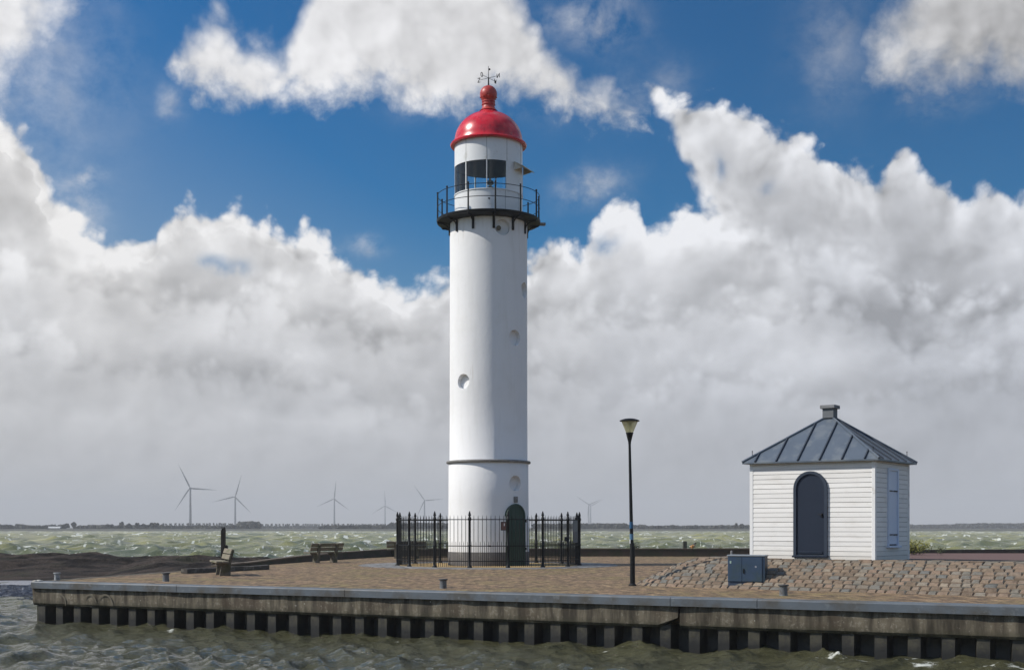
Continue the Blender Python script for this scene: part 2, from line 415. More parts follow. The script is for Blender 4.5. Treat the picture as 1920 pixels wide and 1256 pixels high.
# ------------------------------------------------------------------ water: one sheet with real waves, out past the far shore
WATER_Z = -1.03
def water_mat():
    m, t, b, o = newmat('water_surface')
    at = t.nodes.new('ShaderNodeAttribute'); at.attribute_name = 'foam'; foam = S(t, at.outputs['Fac'])
    ah = t.nodes.new('ShaderNodeAttribute'); ah.attribute_name = 'open'; opn = S(t, ah.outputs['Fac'])
    n1 = noise(t, vmath(t, 'MULTIPLY', o, (1, 1.6, 1)), .06, 4, .55)
    deep = mix(t, opn, (.060, .059, .029), (.165, .175, .062))
    lite = mix(t, opn, (.090, .088, .046), (.36, .345, .135))
    base = mix(t, n1.smooth(.36, .66), deep, lite)
    sy = t.nodes.new('ShaderNodeSeparateXYZ'); t.links.new(o, sy.inputs[0]); dist = S(t, sy.outputs[1])
    cloud_shade = (dist + (noise(t, vmath(t, 'MULTIPLY', o, (1, 2.2, 1)), .018, 3, .55) - .5) * 160).lin(70, 230, 1.0, 0.0) * opn
    base = mix(t, cloud_shade * .75, base, (.066, .088, .052))  # cloud shade painted into the colour of the nearer open water
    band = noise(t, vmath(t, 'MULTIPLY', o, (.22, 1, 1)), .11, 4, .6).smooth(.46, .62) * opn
    base = mix(t, band * .55, base, (.070, .092, .050))  # the same painted shade again, in dark bands
    brk = noise(t, vmath(t, 'MULTIPLY', o, (1.0, 1.0, 1.0)), 5.5, 5, .65)
    f = (foam * 1.35 + brk * 1.7 - 1.40).smooth(0, .35)
    t.links.new(mix(t, f, base, (.66, .68, .62)), b.inputs['Base Color'])
    put(t, b.inputs['Roughness'], f * .5 + .04 + opn * .13); b.inputs['IOR'].default_value = 1.333
    put(t, b.inputs['Specular IOR Level'], .5 - opn * .30)
    h = noise(t, vmath(t, 'MULTIPLY', o, (.8, 1.5, 1)), 4.2, 6, .62, .3)
    bump(t, b, h, 1.0, .17)
    return m
def build_water():
    rs = np.random.RandomState(11)
    # distances: fine where the picture looks, coarse elsewhere
    r = [3.0]
    while r[-1] < 12: r.append(r[-1] * 1.12)
    while r[-1] < 1330: r.append(r[-1] * (1.0042 if r[-1] < 60 else 1.0050))
    while r[-1] < 4600: r.append(r[-1] * 1.15)
    r[-1] = 4700
    r = np.array(r)
    a_f = np.arange(R(-27.5), R(27.5), .00135)
    a = np.concatenate([np.linspace(-PI, R(-27.6), 60), a_f, np.linspace(R(27.6), PI, 60)])
    A, Rr = np.meshgrid(a, r)
    X = Rr * np.sin(A); Y = Rr * np.cos(A); Z = np.zeros_like(X); DX = np.zeros_like(X); DY = np.zeros_like(X)
    step = np.gradient(r)[:, None] * np.ones_like(A)
    wide = np.maximum(step, Rr * .0014)
    inner = (np.abs(A) < R(30)).astype(float)
    lee = 1 - .8 * np.clip((67 - Y) / 5, 0, 1) * (X < -9) * np.clip((-9 - X) / 3, 0, 1) * np.clip((Y - 40) / 5, 0, 1)
    # open water beyond the quay, sheltered water in front of it
    side = (X + 12.35) * .434 + (Y - 32.9) * .90            # metres behind the quay face
    left = np.clip((-15.5 - X) / 8.0, 0, 1) * np.clip((Y - 36) / 18, 0, 1)
    opn = np.clip(np.maximum(np.clip((side - 4) / 14, 0, 1), left), 0, 1)
    J = np.zeros_like(X)
    wind = R(-18)                                           # the wind blows to the right and slightly towards the quay
    N = 110
    for k in range(N):
        lam = 0.38 * (14.0 / 0.38) ** (k / (N - 1.0))
        th = wind + rs.normal(0, .62) ; kk = 2 * PI / lam; cx, sy = math.cos(th), math.sin(th)
        amp_open = .0125 * lam ** .68 * rs.uniform(.5, 1.4)
        amp_harb = .0074 * lam ** .40 * rs.uniform(.5, 1.4) * (1.0 if lam < 3 else .35)
        amp = lee * (amp_harb * (1 - opn) + amp_open * opn) * np.clip((lam / wide - 1.8) / 2.0, 0, 1) * inner
        ph = kk * (X * cx + Y * sy) + rs.uniform(0, 2 * PI)
        c = np.cos(ph); s = np.sin(ph)
        Z += amp * c; DX -= amp * s * cx * .85; DY -= amp * s * sy * .85; J += amp * kk * c * .85
    X2 = X + DX; Y2 = Y + DY
    sig = .045 * (1 - opn) + .16 * opn
    patch = fbm2(X / 9.0 + 3, Y / 14.0, 3, 5)
    # far crests are finer than the mesh: their foam is carried by the surface itself
    far = np.clip((Rr - 120) / 300, 0, 1)
    crest_far = fbm2(X / (.45 + far * 1.1) + 50, Y / (1.4 + far * 7), 3, 9)
    foam = np.clip((J - .47 - .16 * (1 - opn)) / .4, 0, 1) * np.clip((patch - .40) / .2, 0, 1) * (.55 + .45 * opn)
    foam = np.maximum(foam, np.clip((crest_far - .625 + (patch - .5) * .25) / .10, 0, 1) * opn * (.60 + .2 * far))
    # breakers against the wall behind the quay and wash along the sheet piling
    near_wall = np.exp(-((side - 33) / 3.0) ** 2) * np.clip((Y - 45) / 10, 0, 1) * (fbm2(X / 2.2, Y / 1.2, 3, 21) - .52) * 5 * (X > -16)
    wash = np.exp(-((side + .5) / .7) ** 2) * (fbm2(X / .8, Y / .8, 3, 33) - .56) * 3.0 * (X > -12)
    foam = np.clip(np.maximum(np.maximum(foam, near_wall), wash), 0, 1) * inner
    P = np.stack([X2, Y2, Z + WATER_Z], -1)
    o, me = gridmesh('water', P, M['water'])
    for nm, arr in (('foam', foam), ('open', opn)):
        at = me.attributes.new(nm, 'FLOAT', 'POINT'); at.data.foreach_set('value', arr.reshape(-1).astype(np.float32))
    tag(o, kind='structure')
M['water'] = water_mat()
build_water()
# ------------------------------------------------------------------ quay: paving, coping, concrete beam, sheet piling
Q0 = Vector((-12.35, 32.9, 0)); QD = Vector((.9015, -.4327, 0)).normalized(); QN = Vector((QD.y, -QD.x, 0))   # QN points to the harbour
QL = 36.0
def q_at(s, n=0.0, z=0.0): p = Q0 + QD * s + QN * n; return Vector((p.x, p.y, z))
QROT = math.atan2(QD.y, QD.x); QM = Matrix.Rotation(QROT, 4, 'Z')

def paving_mat():
    m, t, b, o = newmat('clinker_paving')
    r = t.nodes.new('ShaderNodeMapping'); r.inputs['Rotation'].default_value = (0, 0, R(28)); t.links.new(o, r.inputs[0]); v = r.outputs[0]
    wob = vmath(t, 'ADD', v, vmath(t, 'SCALE', noise(t, o, 1.3, 3, .5, color=True), scale=.05))
    br = t.nodes.new('ShaderNodeTexBrick'); t.links.new(wob, br.inputs['Vector'])
    br.inputs['Scale'].default_value = 1.0; br.inputs['Brick Width'].default_value = .21; br.inputs['Row Height'].default_value = .085
    br.inputs['Mortar Size'].default_value = .007; br.inputs['Mortar Smooth'].default_value = .4
    br.inputs['Color1'].default_value = (.0, .0, .0, 1); br.inputs['Color2'].default_value = (1, 1, 1, 1); br.inputs['Mortar'].default_value = (.5, .5, .5, 1)
    sel = S(t, br.outputs['Color']) if False else None
    sepc = t.nodes.new('ShaderNodeSeparateColor'); t.links.new(br.outputs['Color'], sepc.inputs[0]); k = S(t, sepc.outputs[0])
    big = noise(t, o, .33, 5, .6); mid = noise(t, o, 2.6, 4, .6); fine = noise(t, o, 14, 3, .6)
    c = ramp(t, k, [(0, (.085, .052, .030)), (.35, (.180, .112, .060)), (.65, (.250, .158, .084)), (1, (.320, .225, .125))])
    c = mix(t, big.smooth(.42, .64) * .75, c, (.215, .150, .066))
    moss = (big * .55 + mid * .6 + fine * .25).smooth(.72, .86)
    c = mix(t, moss * .75, c, (.150, .125, .040))
    c = mix(t, 1.0, c, gray(t, (mid - .5) * 2.4 + (fine - .5) * 1.8 + (noise(t, vmath(t, 'MULTIPLY', o, (1, .22, 1)), 6.0, 3, .62) - .5) * 2.6 + 1.0), 'MULTIPLY')
    c = mix(t, S(t, br.outputs['Fac']) * .75, c, (.060, .050, .034))
    # damp hollows
    t.links.new(c, b.inputs['Base Color']); b.inputs['Roughness'].default_value = .85
    bump(t, b, (1.0 - S(t, br.outputs['Fac'])) * .6 + mid * .6 + fine * .4, .8, .03)
    return m
def coping_mat():
    m, t, b, o = newmat('bluestone_coping')
    n1 = noise(t, o, .9, 5, .62); n2 = noise(t, o, 8, 4, .6); n3 = noise(t, vmath(t, 'MULTIPLY', o, (1, 1, 1)), 24, 3, .7)
    c = mix(t, n1.smooth(.44, .64), (.105, .125, .146), (.075, .070, .060))
    c = mix(t, n2.smooth(.57, .70) * .55, c, (.165, .182, .195))
    c = mix(t, n3.smooth(.67, .73) * .8, c, (.05, .052, .055))
    c = mix(t, noise(t, o, 3.1, 4, .7).smooth(.68, .75) * .55, c, (.20, .115, .09))
    t.links.new(c, b.inputs['Base Color']); b.inputs['Roughness'].default_value = .6; bump(t, b, n2 * .5 + n3 * .5, .35, .01)
    return m
def beam_mat():
    m, t, b, o = newmat('stained_concrete')
    run = noise(t, vmath(t, 'MULTIPLY', o, (1, 1, .16)), 4.2, 5, .62)        # water marks running down
    big = noise(t, o, .8, 5, .6); fine = noise(t, o, 16, 5, .65)
    sz = t.nodes.new('ShaderNodeSeparateXYZ'); t.links.new(o, sz.inputs[0]); z = S(t, sz.outputs[2])
    c = mix(t, run.smooth(.34, .66), (.034, .027, .017), (.165, .140, .098))
    c = mix(t, big.smooth(.5, .66) * .6, c, (.060, .040, .024))
    c = mix(t, (fine * .7 + run * .5).smooth(.64, .76) * .65, c, (.26, .235, .185))
    algae = (z + .60 + (fine - .5) * .12).lin(.0, .17, 1.0, 0.0)
    c = mix(t, algae * .8, c, (.026, .026, .009))
    spots = voro(t, o, 3.4)
    c = mix(t, (1.0 - spots.smooth(.03, .055)) * .9, c, (.50, .48, .42))
    t.links.new(c, b.inputs['Base Color']); b.inputs['Roughness'].default_value = .85; bump(t, b, fine * .6 + run * .4, .6, .015)
    return m
def pile_mat():
    m, t, b, o = newmat('rusted_sheet_piling')
    sz = t.nodes.new('ShaderNodeSeparateXYZ'); t.links.new(o, sz.inputs[0]); z = S(t, sz.outputs[2])
    n1 = noise(t, vmath(t, 'MULTIPLY', o, (1, 1, .6)), 5, 5, .65); n2 = noise(t, o, 19, 4, .6)
    c = mix(t, n1.smooth(.42, .62), (.030, .028, .022), (.058, .053, .036))
    c = mix(t, n2.smooth(.56, .7) * .6, c, (.075, .070, .022))
    wet = (z + .82 + (n1 - .5) * .1).lin(-.08, .08, 1.0, 0.0)
    c = mix(t, wet * .9, c, (.016, .0155, .014))
    t.links.new(c, b.inputs['Base Color']); put(t, b.inputs['Roughness'], .75 - wet * .3); bump(t, b, n1 * .5 + n2 * .5, .6, .012)
    return m
M['paving'] = paving_mat(); M['coping'] = coping_mat(); M['beam'] = beam_mat(); M['pile'] = pile_mat()

def build_quay():
    # paved deck, one sheet with its outline; the land to the right and behind the hut belongs to it
    out = [q_at(.12, -.45), q_at(QL, -.45), Vector((60, 8, 0)), Vector((60, 69, 0)), Vector((15.0, 69, 0)), Vector((15.0, 61.3, 0)), Vector((-5.6, 61.3, 0)),
           Vector((-8.25, 52.0, 0)), Vector((-9.7, 44.6, 0)), Vector((-10.7, 40.6, 0)), Vector((-12.15, 33.5, 0))]
    bm = bmesh.new(); vs = [bm.verts.new(p) for p in out]; bm.faces.new(vs)
    ex = bmesh.ops.extrude_face_region(bm, geom=list(bm.faces))
    for g in ex['geom']:
        if isinstance(g, bmesh.types.BMVert): g.co.z = -2.6
    bmesh.ops.recalc_face_normals(bm, faces=bm.faces)
    me = bpy.data.meshes.new('quay_paving'); bm.to_mesh(me); bm.free(); me.materials.append(M['paving'])
    o = bpy.data.objects.new('quay_paving', me); C.objects.link(o); tag(o, kind='structure')
    wall = empty('quay_wall', q_at(0), QROT, 'stained concrete quay wall with blue grey coping above steel sheet piling in the water', 'quay wall')
    # coping stones, with joints (local x along the quay, local -y to the harbour)
    joints = [0.0, 4.75, 9.54, 17.2, 18.95, 24.6, QL]
    for i, (a, b_) in enumerate(zip(joints[:-1], joints[1:])):
        c = MB(); n = max(2, int((b_ - a) / .5))
        for q in range(n):
            x0 = a + .006 + (b_ - a - .012) * q / n; x1 = a + .006 + (b_ - a - .012) * (q + 1) / n
            w0, w1 = (.006 * math.sin(x * 2.1) + .004 * math.sin(x * 5.3) for x in (x0, x1))
            P = [(x0, -.03 + w0, -.165), (x1, -.03 + w1, -.165), (x1, -.03 + w1, -.018), (x0, -.03 + w0, -.018), (x1, -.012 + w1, .006 + w1 * .5), (x0, -.012 + w0, .006 + w0 * .5), (x1, .47, .006), (x0, .47, .006), (x1, .47, -.165), (x0, .47, -.165)]
            c.add(P, [(0, 1, 2, 3), (3, 2, 4, 5), (5, 4, 6, 7), (7, 6, 8, 9), (9, 8, 1, 0)] + ([(0, 3, 5, 7, 9)] if q == 0 else []) + ([(1, 8, 6, 4, 2)] if q == n - 1 else []))
        c.build('coping_stone', M['coping'], wall)
    # concrete beam in two lengths, the left one with a broken lower corner
    prof = [(.04, -.165), (.04, -.545), (.075, -.60), (.42, -.60), (.42, -.165)]
    def length(a, b_, broken):
        c = MB(); n = int((b_ - a) / .4); xs = list(np.linspace(a, b_, n))
        k = len(prof); vs = []
        for x in xs:
            for y, z in prof:
                wob = .012 * math.sin(x * 3.1 + z * 9) + .008 * math.sin(x * 9.7 + z * 17)
                vs.append((x, y + (wob if y < .1 else 0), z))
        if broken:
            for x, lift in ((b_ - .001, .15),):
                for j in (1, 2, 3): 
                    q = vs[(n - 1) * k + j]; vs[(n - 1) * k + j] = (b_ - (.0 if j == 1 else .14), q[1], q[2] + lift)
        fs = [(i * k + j, (i + 1) * k + j, (i + 1) * k + (j + 1) % k, i * k + (j + 1) % k) for i in range(n - 1) for j in range(k)]
        fs += [tuple(range(k)), tuple((n - 1) * k + j for j in range(k - 1, -1, -1))]
        c.add(vs, fs); c.build('concrete_beam', M['beam'], wall)
    length(.0, 17.34, True); length(17.375, QL, False)
    # sheet piling: a folded steel wall
    c = MB(); s = .16; pts = [(.10, .13)]
    per = .60
    x = .14
    while x < QL:
        pts += [(x, .105), (x + .225, .105), (x + .285, .43), (x + .54, .43)]; x += per
    n = len(pts); vs = [(px, py, -.60 + .05) for px, py in pts] + [(px, py, -2.2) for px, py in pts]
    c.add(vs, [(i, i + 1, n + i + 1, n + i) for i in range(n - 1)])
    c.build('sheet_piling', M['pile'], wall, fix=False)
    # end face of the quay
    c = MB(); e = Matrix.Rotation(math.atan2(33.5 - 40.6, -12.15 + 10.7) - QROT, 4, 'Z')
    d = Vector((1.65, 7.6, 0)).normalized(); dl = Matrix.Rotation(-QROT, 3, 'Z') @ d
    p0 = Vector((.02, .10, 0)); L = 7.7; nn = Vector((-dl.y, dl.x, 0))
    for za, zb, off in ((-.165, .006, .02), (-.60, -.165, 0.0), (-2.2, -.60, -.06)):
        A, B = p0 + nn * off, p0 + dl * L + nn * off; A2, B2 = p0 - nn * .3, p0 + dl * L - nn * .3
        vs = [(*q.xy, z) for z in (za, zb) for q in (A, B, B2, A2)]
        c.add(vs, [(0, 1, 2, 3), (7, 6, 5, 4), (0, 4, 5, 1), (1, 5, 6, 2), (2, 6, 7, 3), (3, 7, 4, 0)])
    c.build('end_face', M['beam'], wall)
    # worn paint arcs left of the corner and bird lime on the corner
    pale = simple('faded_chalk_paint', (.13, .115, .085), .9, .3, 9)
    for cx, r, a0, a1 in ((.95, .20, -20, 100), (1.95, .22, 10, 150), (2.45, .24, -10, 150)):
        c = MB(); P = []
        for i in range(15):
            a = R(a0 + (a1 - a0) * i / 14); P.append((cx + r * math.cos(a), .0, -.52 + r * math.sin(a)))
        vs = []; w = .022
        for i, p in enumerate(P):
            a = R(a0 + (a1 - a0) * i / 14); ww = w * (.4 + .6 * math.sin(PI * i / 14))
            for sgn in (-1, 1): vs.append((p[0] + sgn * ww * math.cos(a), .016, p[2] + sgn * ww * math.sin(a)))
        c.add(vs, [(2 * i, 2 * i + 1, 2 * i + 3, 2 * i + 2) for i in range(14)])
        o = c.build('painted_arc', pale, wall, fix=False)
    c = MB()
    for k in range(9):
        c.sphere((.02 + .25 * rnd.random() ** 2, .03 + .3 * rnd.random(), .012), .03 + .04 * rnd.random(), 7, 5, (1.3, 1, .5))
    c.build('broken_corner', simple('chipped_stone', (.42, .40, .36), .9, .25, 12), wall, smooth=60)
build_quay()

# ring of grey setts and yellow clinkers round the tower
TX, TY = -.867, 47.3
def build_ring():
    m, t, b, o = newmat('grey_setts')
    v = voro(t, o, 5.5, 0, None, 'Color'); e = voro(t, o, 5.5)
    sc_ = t.nodes.new('ShaderNodeSeparateColor'); t.links.new(v, sc_.inputs[0])
    c = ramp(t, S(t, sc_.outputs[0]), [(0, (.15, .155, .16)), (1, (.30, .30, .295))])
    c = mix(t, e.smooth(.42, .62) * .8, c, (.09, .08, .065)); t.links.new(c, b.inputs['Base Color']); b.inputs['Roughness'].default_value = .75
    bump(t, b, 1.0 - e, .8, .03)
    M['setts'] = m
    n = 96; vs = []
    for k in range(n):
        a = 2 * PI * k / n
        for r, z in ((3.36, .004), (3.36, .012), (4.75, .012), (4.78, .004)): vs.append((r * math.cos(a), r * math.sin(a), z))
    fs = []
    for k in range(n):
        k2 = (k + 1) % n
        for j in range(3): fs.append((k * 4 + j, k2 * 4 + j, k2 * 4 + j + 1, k * 4 + j + 1))
    c = MB(); c.add(vs, fs); o = c.build('sett_pavement', m, loc=(TX, TY, 0)); tag(o, kind='structure')
    m2 = simple('yellow_clinkers', (.42, .285, .11), .85, .22, 5, bmp=.5, dirt=((.24, .17, .09), .35, 7))
    c = MB().lathe([(1.2, .008), (3.36, .008)], 64, capb=False, capt=False); o = c.build('yellow_pavement', m2, loc=(TX, TY, 0), fix=False); tag(o, kind='structure')
build_ring()

# low timber kerb and wall on the sea side
def build_seawall():
    o = empty('sea_wall', (0, 0, 0), 0, 'low dark brown wall along the sea side of the paving behind the benches', 'wall')
    line = [(-9.95, 43.6, .045), (-8.4, 52.0, .20), (-7.3, 56.6, .27), (-5.75, 61.25, .335), (15.1, 61.4, .335)]
    c = MB(); tp = MB()
    for (xa, ya, ha), (xb, yb, hb) in zip(line[:-1], line[1:]):
        n = max(2, int(math.hypot(xb - xa, yb - ya) / 2.0))
        d = Vector((xb - xa, yb - ya, 0)).normalized(); nn = Vector((-d.y, d.x, 0))
        for i in range(n):
            f0, f1 = i / n, (i + 1) / n
            A = Vector((xa + (xb - xa) * f0, ya + (yb - ya) * f0, 0)); B = Vector((xa + (xb - xa) * f1, ya + (yb - ya) * f1, 0))
            h0 = ha + (hb - ha) * f0; h1 = ha + (hb - ha) * f1; w = .30
            jz = rnd.uniform(-.012, .012)
            P = [(*A.xy, -.02), (*B.xy, -.02), (*(B + nn * w).xy, -.02), (*(A + nn * w).xy, -.02), (*A.xy, h0), (*B.xy, h1), (*(B + nn * w).xy, h1), (*(A + nn * w).xy, h0)]
            Fs = [(0, 1, 5, 4), (1, 2, 6, 5), (2, 3, 7, 6), (3, 0, 4, 7), (4, 5, 6, 7)]
            c.add(P, Fs)
            q = .02
            P2 = [(*(A - nn * q).xy, h0 + .002), (*(B - nn * q).xy, h1 + .002), (*(B + nn * (w + q)).xy, h1 + .002), (*(A + nn * (w + q)).xy, h0 + .002)]
            P2 += [(x, y, z + .05 + jz) for x, y, z in P2]
            tp.add(P2, Fs + [(0, 3, 2, 1)])
    c.build('wall_face', M['kerb_wood'], o); tp.build('wall_cap', simple('wall_cap_timber', (.11, .085, .06), .85, .3, 3, bmp=.4), o)
build_seawall()
red = simple('red_asphalt', (.125, .070, .058), .9, .12, 3, bmp=.4)
c = MB(); c.add([(8.0, 45.0, .004), (60, 30.0, .004), (60, 68.8, .004), (15.2, 68.8, .004), (13.5, 58.0, .004)], [(0, 1, 2, 3, 4)])
tag(c.build('red_path', red), kind='structure')
c = MB(); c.add([(15.2, 68.8, 0), (60, 68.8, 0), (60, 69.3, 0), (15.2, 69.3, 0), (15.2, 68.8, .16), (60, 68.8, .34), (60, 69.3, .34), (15.2, 69.3, .16)], [(0, 1, 5, 4), (1, 2, 6, 5), (2, 3, 7, 6), (3, 0, 4, 7), (4, 5, 6, 7)])
tag(c.build('path_kerb', M['dark_wood']), 'dark kerb along the far edge of the red path beyond the hut', 'kerb')
# ------------------------------------------------------------------ lighthouse
def plaster_mat():
    m, t, b, o = newmat('whitewashed_render')
    n1 = noise(t, o, 1.1, 5, .6); n2 = noise(t, o, 9, 5, .65); run = noise(t, vmath(t, 'MULTIPLY', o, (1, 1, .12)), 3.4, 5, .6)
    c = mix(t, run.smooth(.50, .74) * .30, (.80, .80, .80), (.66, .655, .63))
    c = mix(t, n1.smooth(.52, .72) * .25, c, (.70, .69, .66))
    c = mix(t, n2.smooth(.67, .74) * .35, c, (.58, .56, .52))
    rust = noise(t, vmath(t, 'MULTIPLY', o, (1, 1, .07)), 6.5, 4, .6)
    c = mix(t, rust.smooth(.66, .74) * noise(t, o, .5, 2, .5).smooth(.45, .6) * .35, c, (.50, .42, .32))
    sz = t.nodes.new('ShaderNodeSeparateXYZ'); t.links.new(o, sz.inputs[0]); z = S(t, sz.outputs[2])
    c = mix(t, (z.lin(11.2, 12.6) * run.smooth(.5, .66)) * .4, c, (.50, .46, .40))
    t.links.new(c, b.inputs['Base Color']); b.inputs['Roughness'].default_value = .75; b.inputs['Specular IOR Level'].default_value = .3
    bump(t, b, n2 * .25 + n1 * .5 + noise(t, o, 3.2, 4, .6) * .4, .6, .035)
    return m
M['plaster'] = plaster_mat()
M['plinth'] = simple('tarred_plinth', (.12, .112, .108), .8, .2, 4, bmp=.3, dirt=((.20, .19, .17), .25, 3))
M['lead'] = simple('weathered_lead', (.17, .165, .155), .6, .2, 6, dirt=((.40, .40, .40), .2, 9))
M['red'] = simple('red_gloss_paint', (.60, .012, .028), .28, .08, 2.5, dirt=((.36, .016, .026), .35, 3), spec=.6)
M['red_old'] = simple('red_faded_paint', (.44, .045, .035), .45, .12, 8, dirt=((.25, .02, .02), .35, 12))
M['green'] = simple('dark_green_paint', (.014, .044, .028), .5, .2, 4)
M['drum'] = simple('white_steel_plate', (.74, .75, .75), .38, .02, 2, dirt=((.60, .60, .57), .12, 3))
def glass_mat(name='clear_glass', tint=(.86, .95, .97), rough=.02):
    m = bpy.data.materials.new(name); m.use_nodes = True; t = m.node_tree; t.nodes.clear()
    out = t.nodes.new('ShaderNodeOutputMaterial'); tr = t.nodes.new('ShaderNodeBsdfTransparent'); gl = t.nodes.new('ShaderNodeBsdfGlossy'); mx = t.nodes.new('ShaderNodeMixShader')
    fr = t.nodes.new('ShaderNodeFresnel'); fr.inputs[0].default_value = 1.5
    tr.inputs[0].default_value = (*tint, 1); gl.inputs['Roughness'].default_value = rough
    t.links.new(fr.outputs[0], mx.inputs[0]); t.links.new(tr.outputs[0], mx.inputs[1]); t.links.new(gl.outputs[0], mx.inputs[2]); t.links.new(mx.outputs[0], out.inputs[0])
    return m
M['glass'] = glass_mat()
def azp(deg, r, z):
    """point on the tower: angle measured from the camera side, positive to the right"""
    a = R(deg); return Vector((r * math.sin(a), -r * math.cos(a), z))
def azm(deg, r, z):
    a = R(deg)
    return Matrix.Translation(azp(deg, r, z)) @ Matrix.Rotation(a, 4, 'Z')      # local -y looks outwards
LH = empty('lighthouse', (TX, TY, 0), 0, 'tall round white lighthouse with red dome and black railed gallery inside the iron fence', 'lighthouse')
def build_lighthouse():
    # shaft with round blind windows sunk into it
    prof = [(1.498, .50), (1.49, 1.2), (1.478, 2.4), (1.472, 3.74), (1.44, 3.80), (1.432, 6.0), (1.428, 9.5), (1.43, 12.62)]
    c = MB().lathe(prof, 160); sh = c.build('shaft', M['plaster'], LH)
    ports = [(22.0, 12.17, .30), (68, 10.05, .29), (43, 8.24, .29), (-38.8, 6.65, .285), (42.5, 2.98, .29)]
    cut = MB()
    for dg, z, r in ports:
        cut.tube(azp(dg, 1.25, z), azp(dg, 1.75, z), r * .94, r * 1.02, 36)
    co = cut.build('porthole_cut', M['plaster'], LH)
    bo = sh.modifiers.new('holes', 'BOOLEAN'); bo.object = co; bo.operation = 'DIFFERENCE'; bo.solver = 'EXACT'
    bpy.context.view_layer.update()
    dg_ = bpy.context.evaluated_depsgraph_get(); me = bpy.data.meshes.new_from_object(sh.evaluated_get(dg_))
    sh.modifiers.clear(); sh.data = me
    bpy.data.objects.remove(co)
    me.polygons.foreach_set('use_smooth', [True] * len(me.polygons)); me.set_sharp_from_angle(angle=R(32))
    for dg, z, r in ports:
        p = MB().tube(azp(dg, 1.235, z), azp(dg, 1.256, z), r * .90, r * .90, 28).build('porthole', M['plaster'], sh)
        if z > 12:
            MB().tube(azp(dg - 4, 1.30, z - .02), azp(dg - 6.5, 1.46, z - .05), .075, .085, 14).tube(azp(dg - 6.5, 1.455, z - .05), azp(dg - 6.6, 1.465, z - .05), .06, .06, 14).build('vent_pipe', M['bench_concrete'], sh)
    MB().lathe([(1.40, -.02), (1.505, -.02), (1.505, .49), (1.499, .503), (1.40, .503)], 96).build('plinth', M['plinth'], LH, smooth=30)
    MB().lathe([(1.44, 3.73), (1.535, 3.735), (1.56, 3.76), (1.56, 3.80), (1.54, 3.825), (1.43, 3.84)], 96).build('cornice_ring', M['lead'], LH, smooth=30)
    # door at 41 degrees to the right
    dm = azm(41.5, 1.515, 0)
    def arch(w, z0, zs, n=14): return [(-w, z0)] + [(w, z0)] + [(w * math.cos(PI * i / n), zs + w * math.sin(PI * i / n)) for i in range(n + 1)]
    d = MB().slab(arch(.405, .0, 1.80), .30, dm).build('door', M['green'], LH)
    fr = MB(); outr = arch(.445, .0, 1.80); inn = arch(.385, .0, 1.80)
    n = len(outr)
    m2 = dm @ Matrix.Translation((0, -.03, 0))
    vs = [m2 @ Vector((x, y, z)) for y in (0, .2) for ring in (outr, inn) for x, z in ring]
    fs = []
    for i in range(1, n - 1):
        j = i + 1; 
        fs += [(i, j, n + j, n + i), (2 * n + j, 2 * n + i, 3 * n + i, 3 * n + j), (i, 2 * n + i, 2 * n + j, j), (n + i, n + j, 3 * n + j, 3 * n + i)]
    fr.add(vs, fs); fr.build('door_frame', M['green'], d)
    for x in (-.2, 0, .2): MB().slab([(x - .006, .05), (x + .006, .05), (x + .006, 2.05), (x - .006, 2.05)], .02, dm @ Matrix.Translation((0, -.008, 0))).build('door_batten', M['green'], d)
    for z in (.62, 1.62):
        MB().box(dm @ Vector((.45, -.03, z)), (.06, .05, .09), dm.to_3x3()).build('hinge', M['black_iron'], d)
    MB().box(azp(42, 1.50, 2.40), (.16, .08, .22), dm.to_3x3(), .01).build('number_plate', M['lead'], LH)
    # gallery
    gz = 12.70
    ga = MB().lathe([(1.42, gz - .16), (1.62, gz - .13), (1.86, gz - .115), (1.90, gz - .10), (1.92, gz - .02), (1.90, gz), (1.30, gz)], 72).build('gallery', M['black_iron'], LH, smooth=30)
    for k in range(12):
        a = -21.5 + 30 * k; mt = azm(a, 0, 0)
        b = MB()
        curve = [Vector((0, -1.445, gz - .56)), Vector((0, -1.455, gz - .42)), Vector((0, -1.50, gz - .29)), Vector((0, -1.60, gz - .20)), Vector((0, -1.75, gz - .155)), Vector((0, -1.86, gz - .14))]
        b.path([mt @ p for p in curve], .026, 6)
        b.box(mt @ Vector((0, -1.45, gz - .36)), (.085, .06, .46), mt.to_3x3(), .01)
        b.tube(mt @ Vector((0, -1.44, gz - .13)), mt @ Vector((0, -1.88, gz - .13)), .028, .028, 6)
        b.build('bracket', M['black_iron'], ga)
        MB().tube(azp(a, 1.885, gz - .12), azp(a, 1.885, gz + .93), .031, .027, 8).sphere(azp(a, 1.885, gz + .96), .038, 8, 6).build('railing_post', M['black_iron'], ga)
    for z in (gz + .90, gz + .45):
        MB().path([azp(t * 5, 1.885, z) for t in range(73)], .0125, 6).build('railing', M['black_iron'], ga)
    MB().box(azp(97, 1.98, gz - .06), (.16, .30, .10), azm(97, 0, 0).to_3x3(), .02).build('floodlight', M['lead'], ga)
    # lantern room
    lr = MB().lathe([(1.252, gz), (1.252, 13.56), (1.275, 13.565), (1.275, 13.60), (1.24, 13.605), (1.20, 13.60), (1.20, gz)], 96).build('lantern_room', M['drum'], LH, smooth=30)
    wt = 14.62
    MB().lathe([(1.195, wt), (1.255, wt), (1.255, 15.52)], 96, capb=False, capt=False).lathe([(1.195, wt), (1.255, wt)], 96, capb=False, capt=False).build('upper_band', M['drum'], lr, smooth=30, fix=False)
    MB().lathe([(1.19, wt + .005), (1.19, 15.5), (.02, 15.5)], 64, capb=False, capt=False).build('lining', simple('dark_lining', (.55, .56, .57), .7, .2, 5), lr, fix=False, smooth=40)
    # solid plates with the door on the right side: angle 33 to 92
    a0, a1 = 33, 92
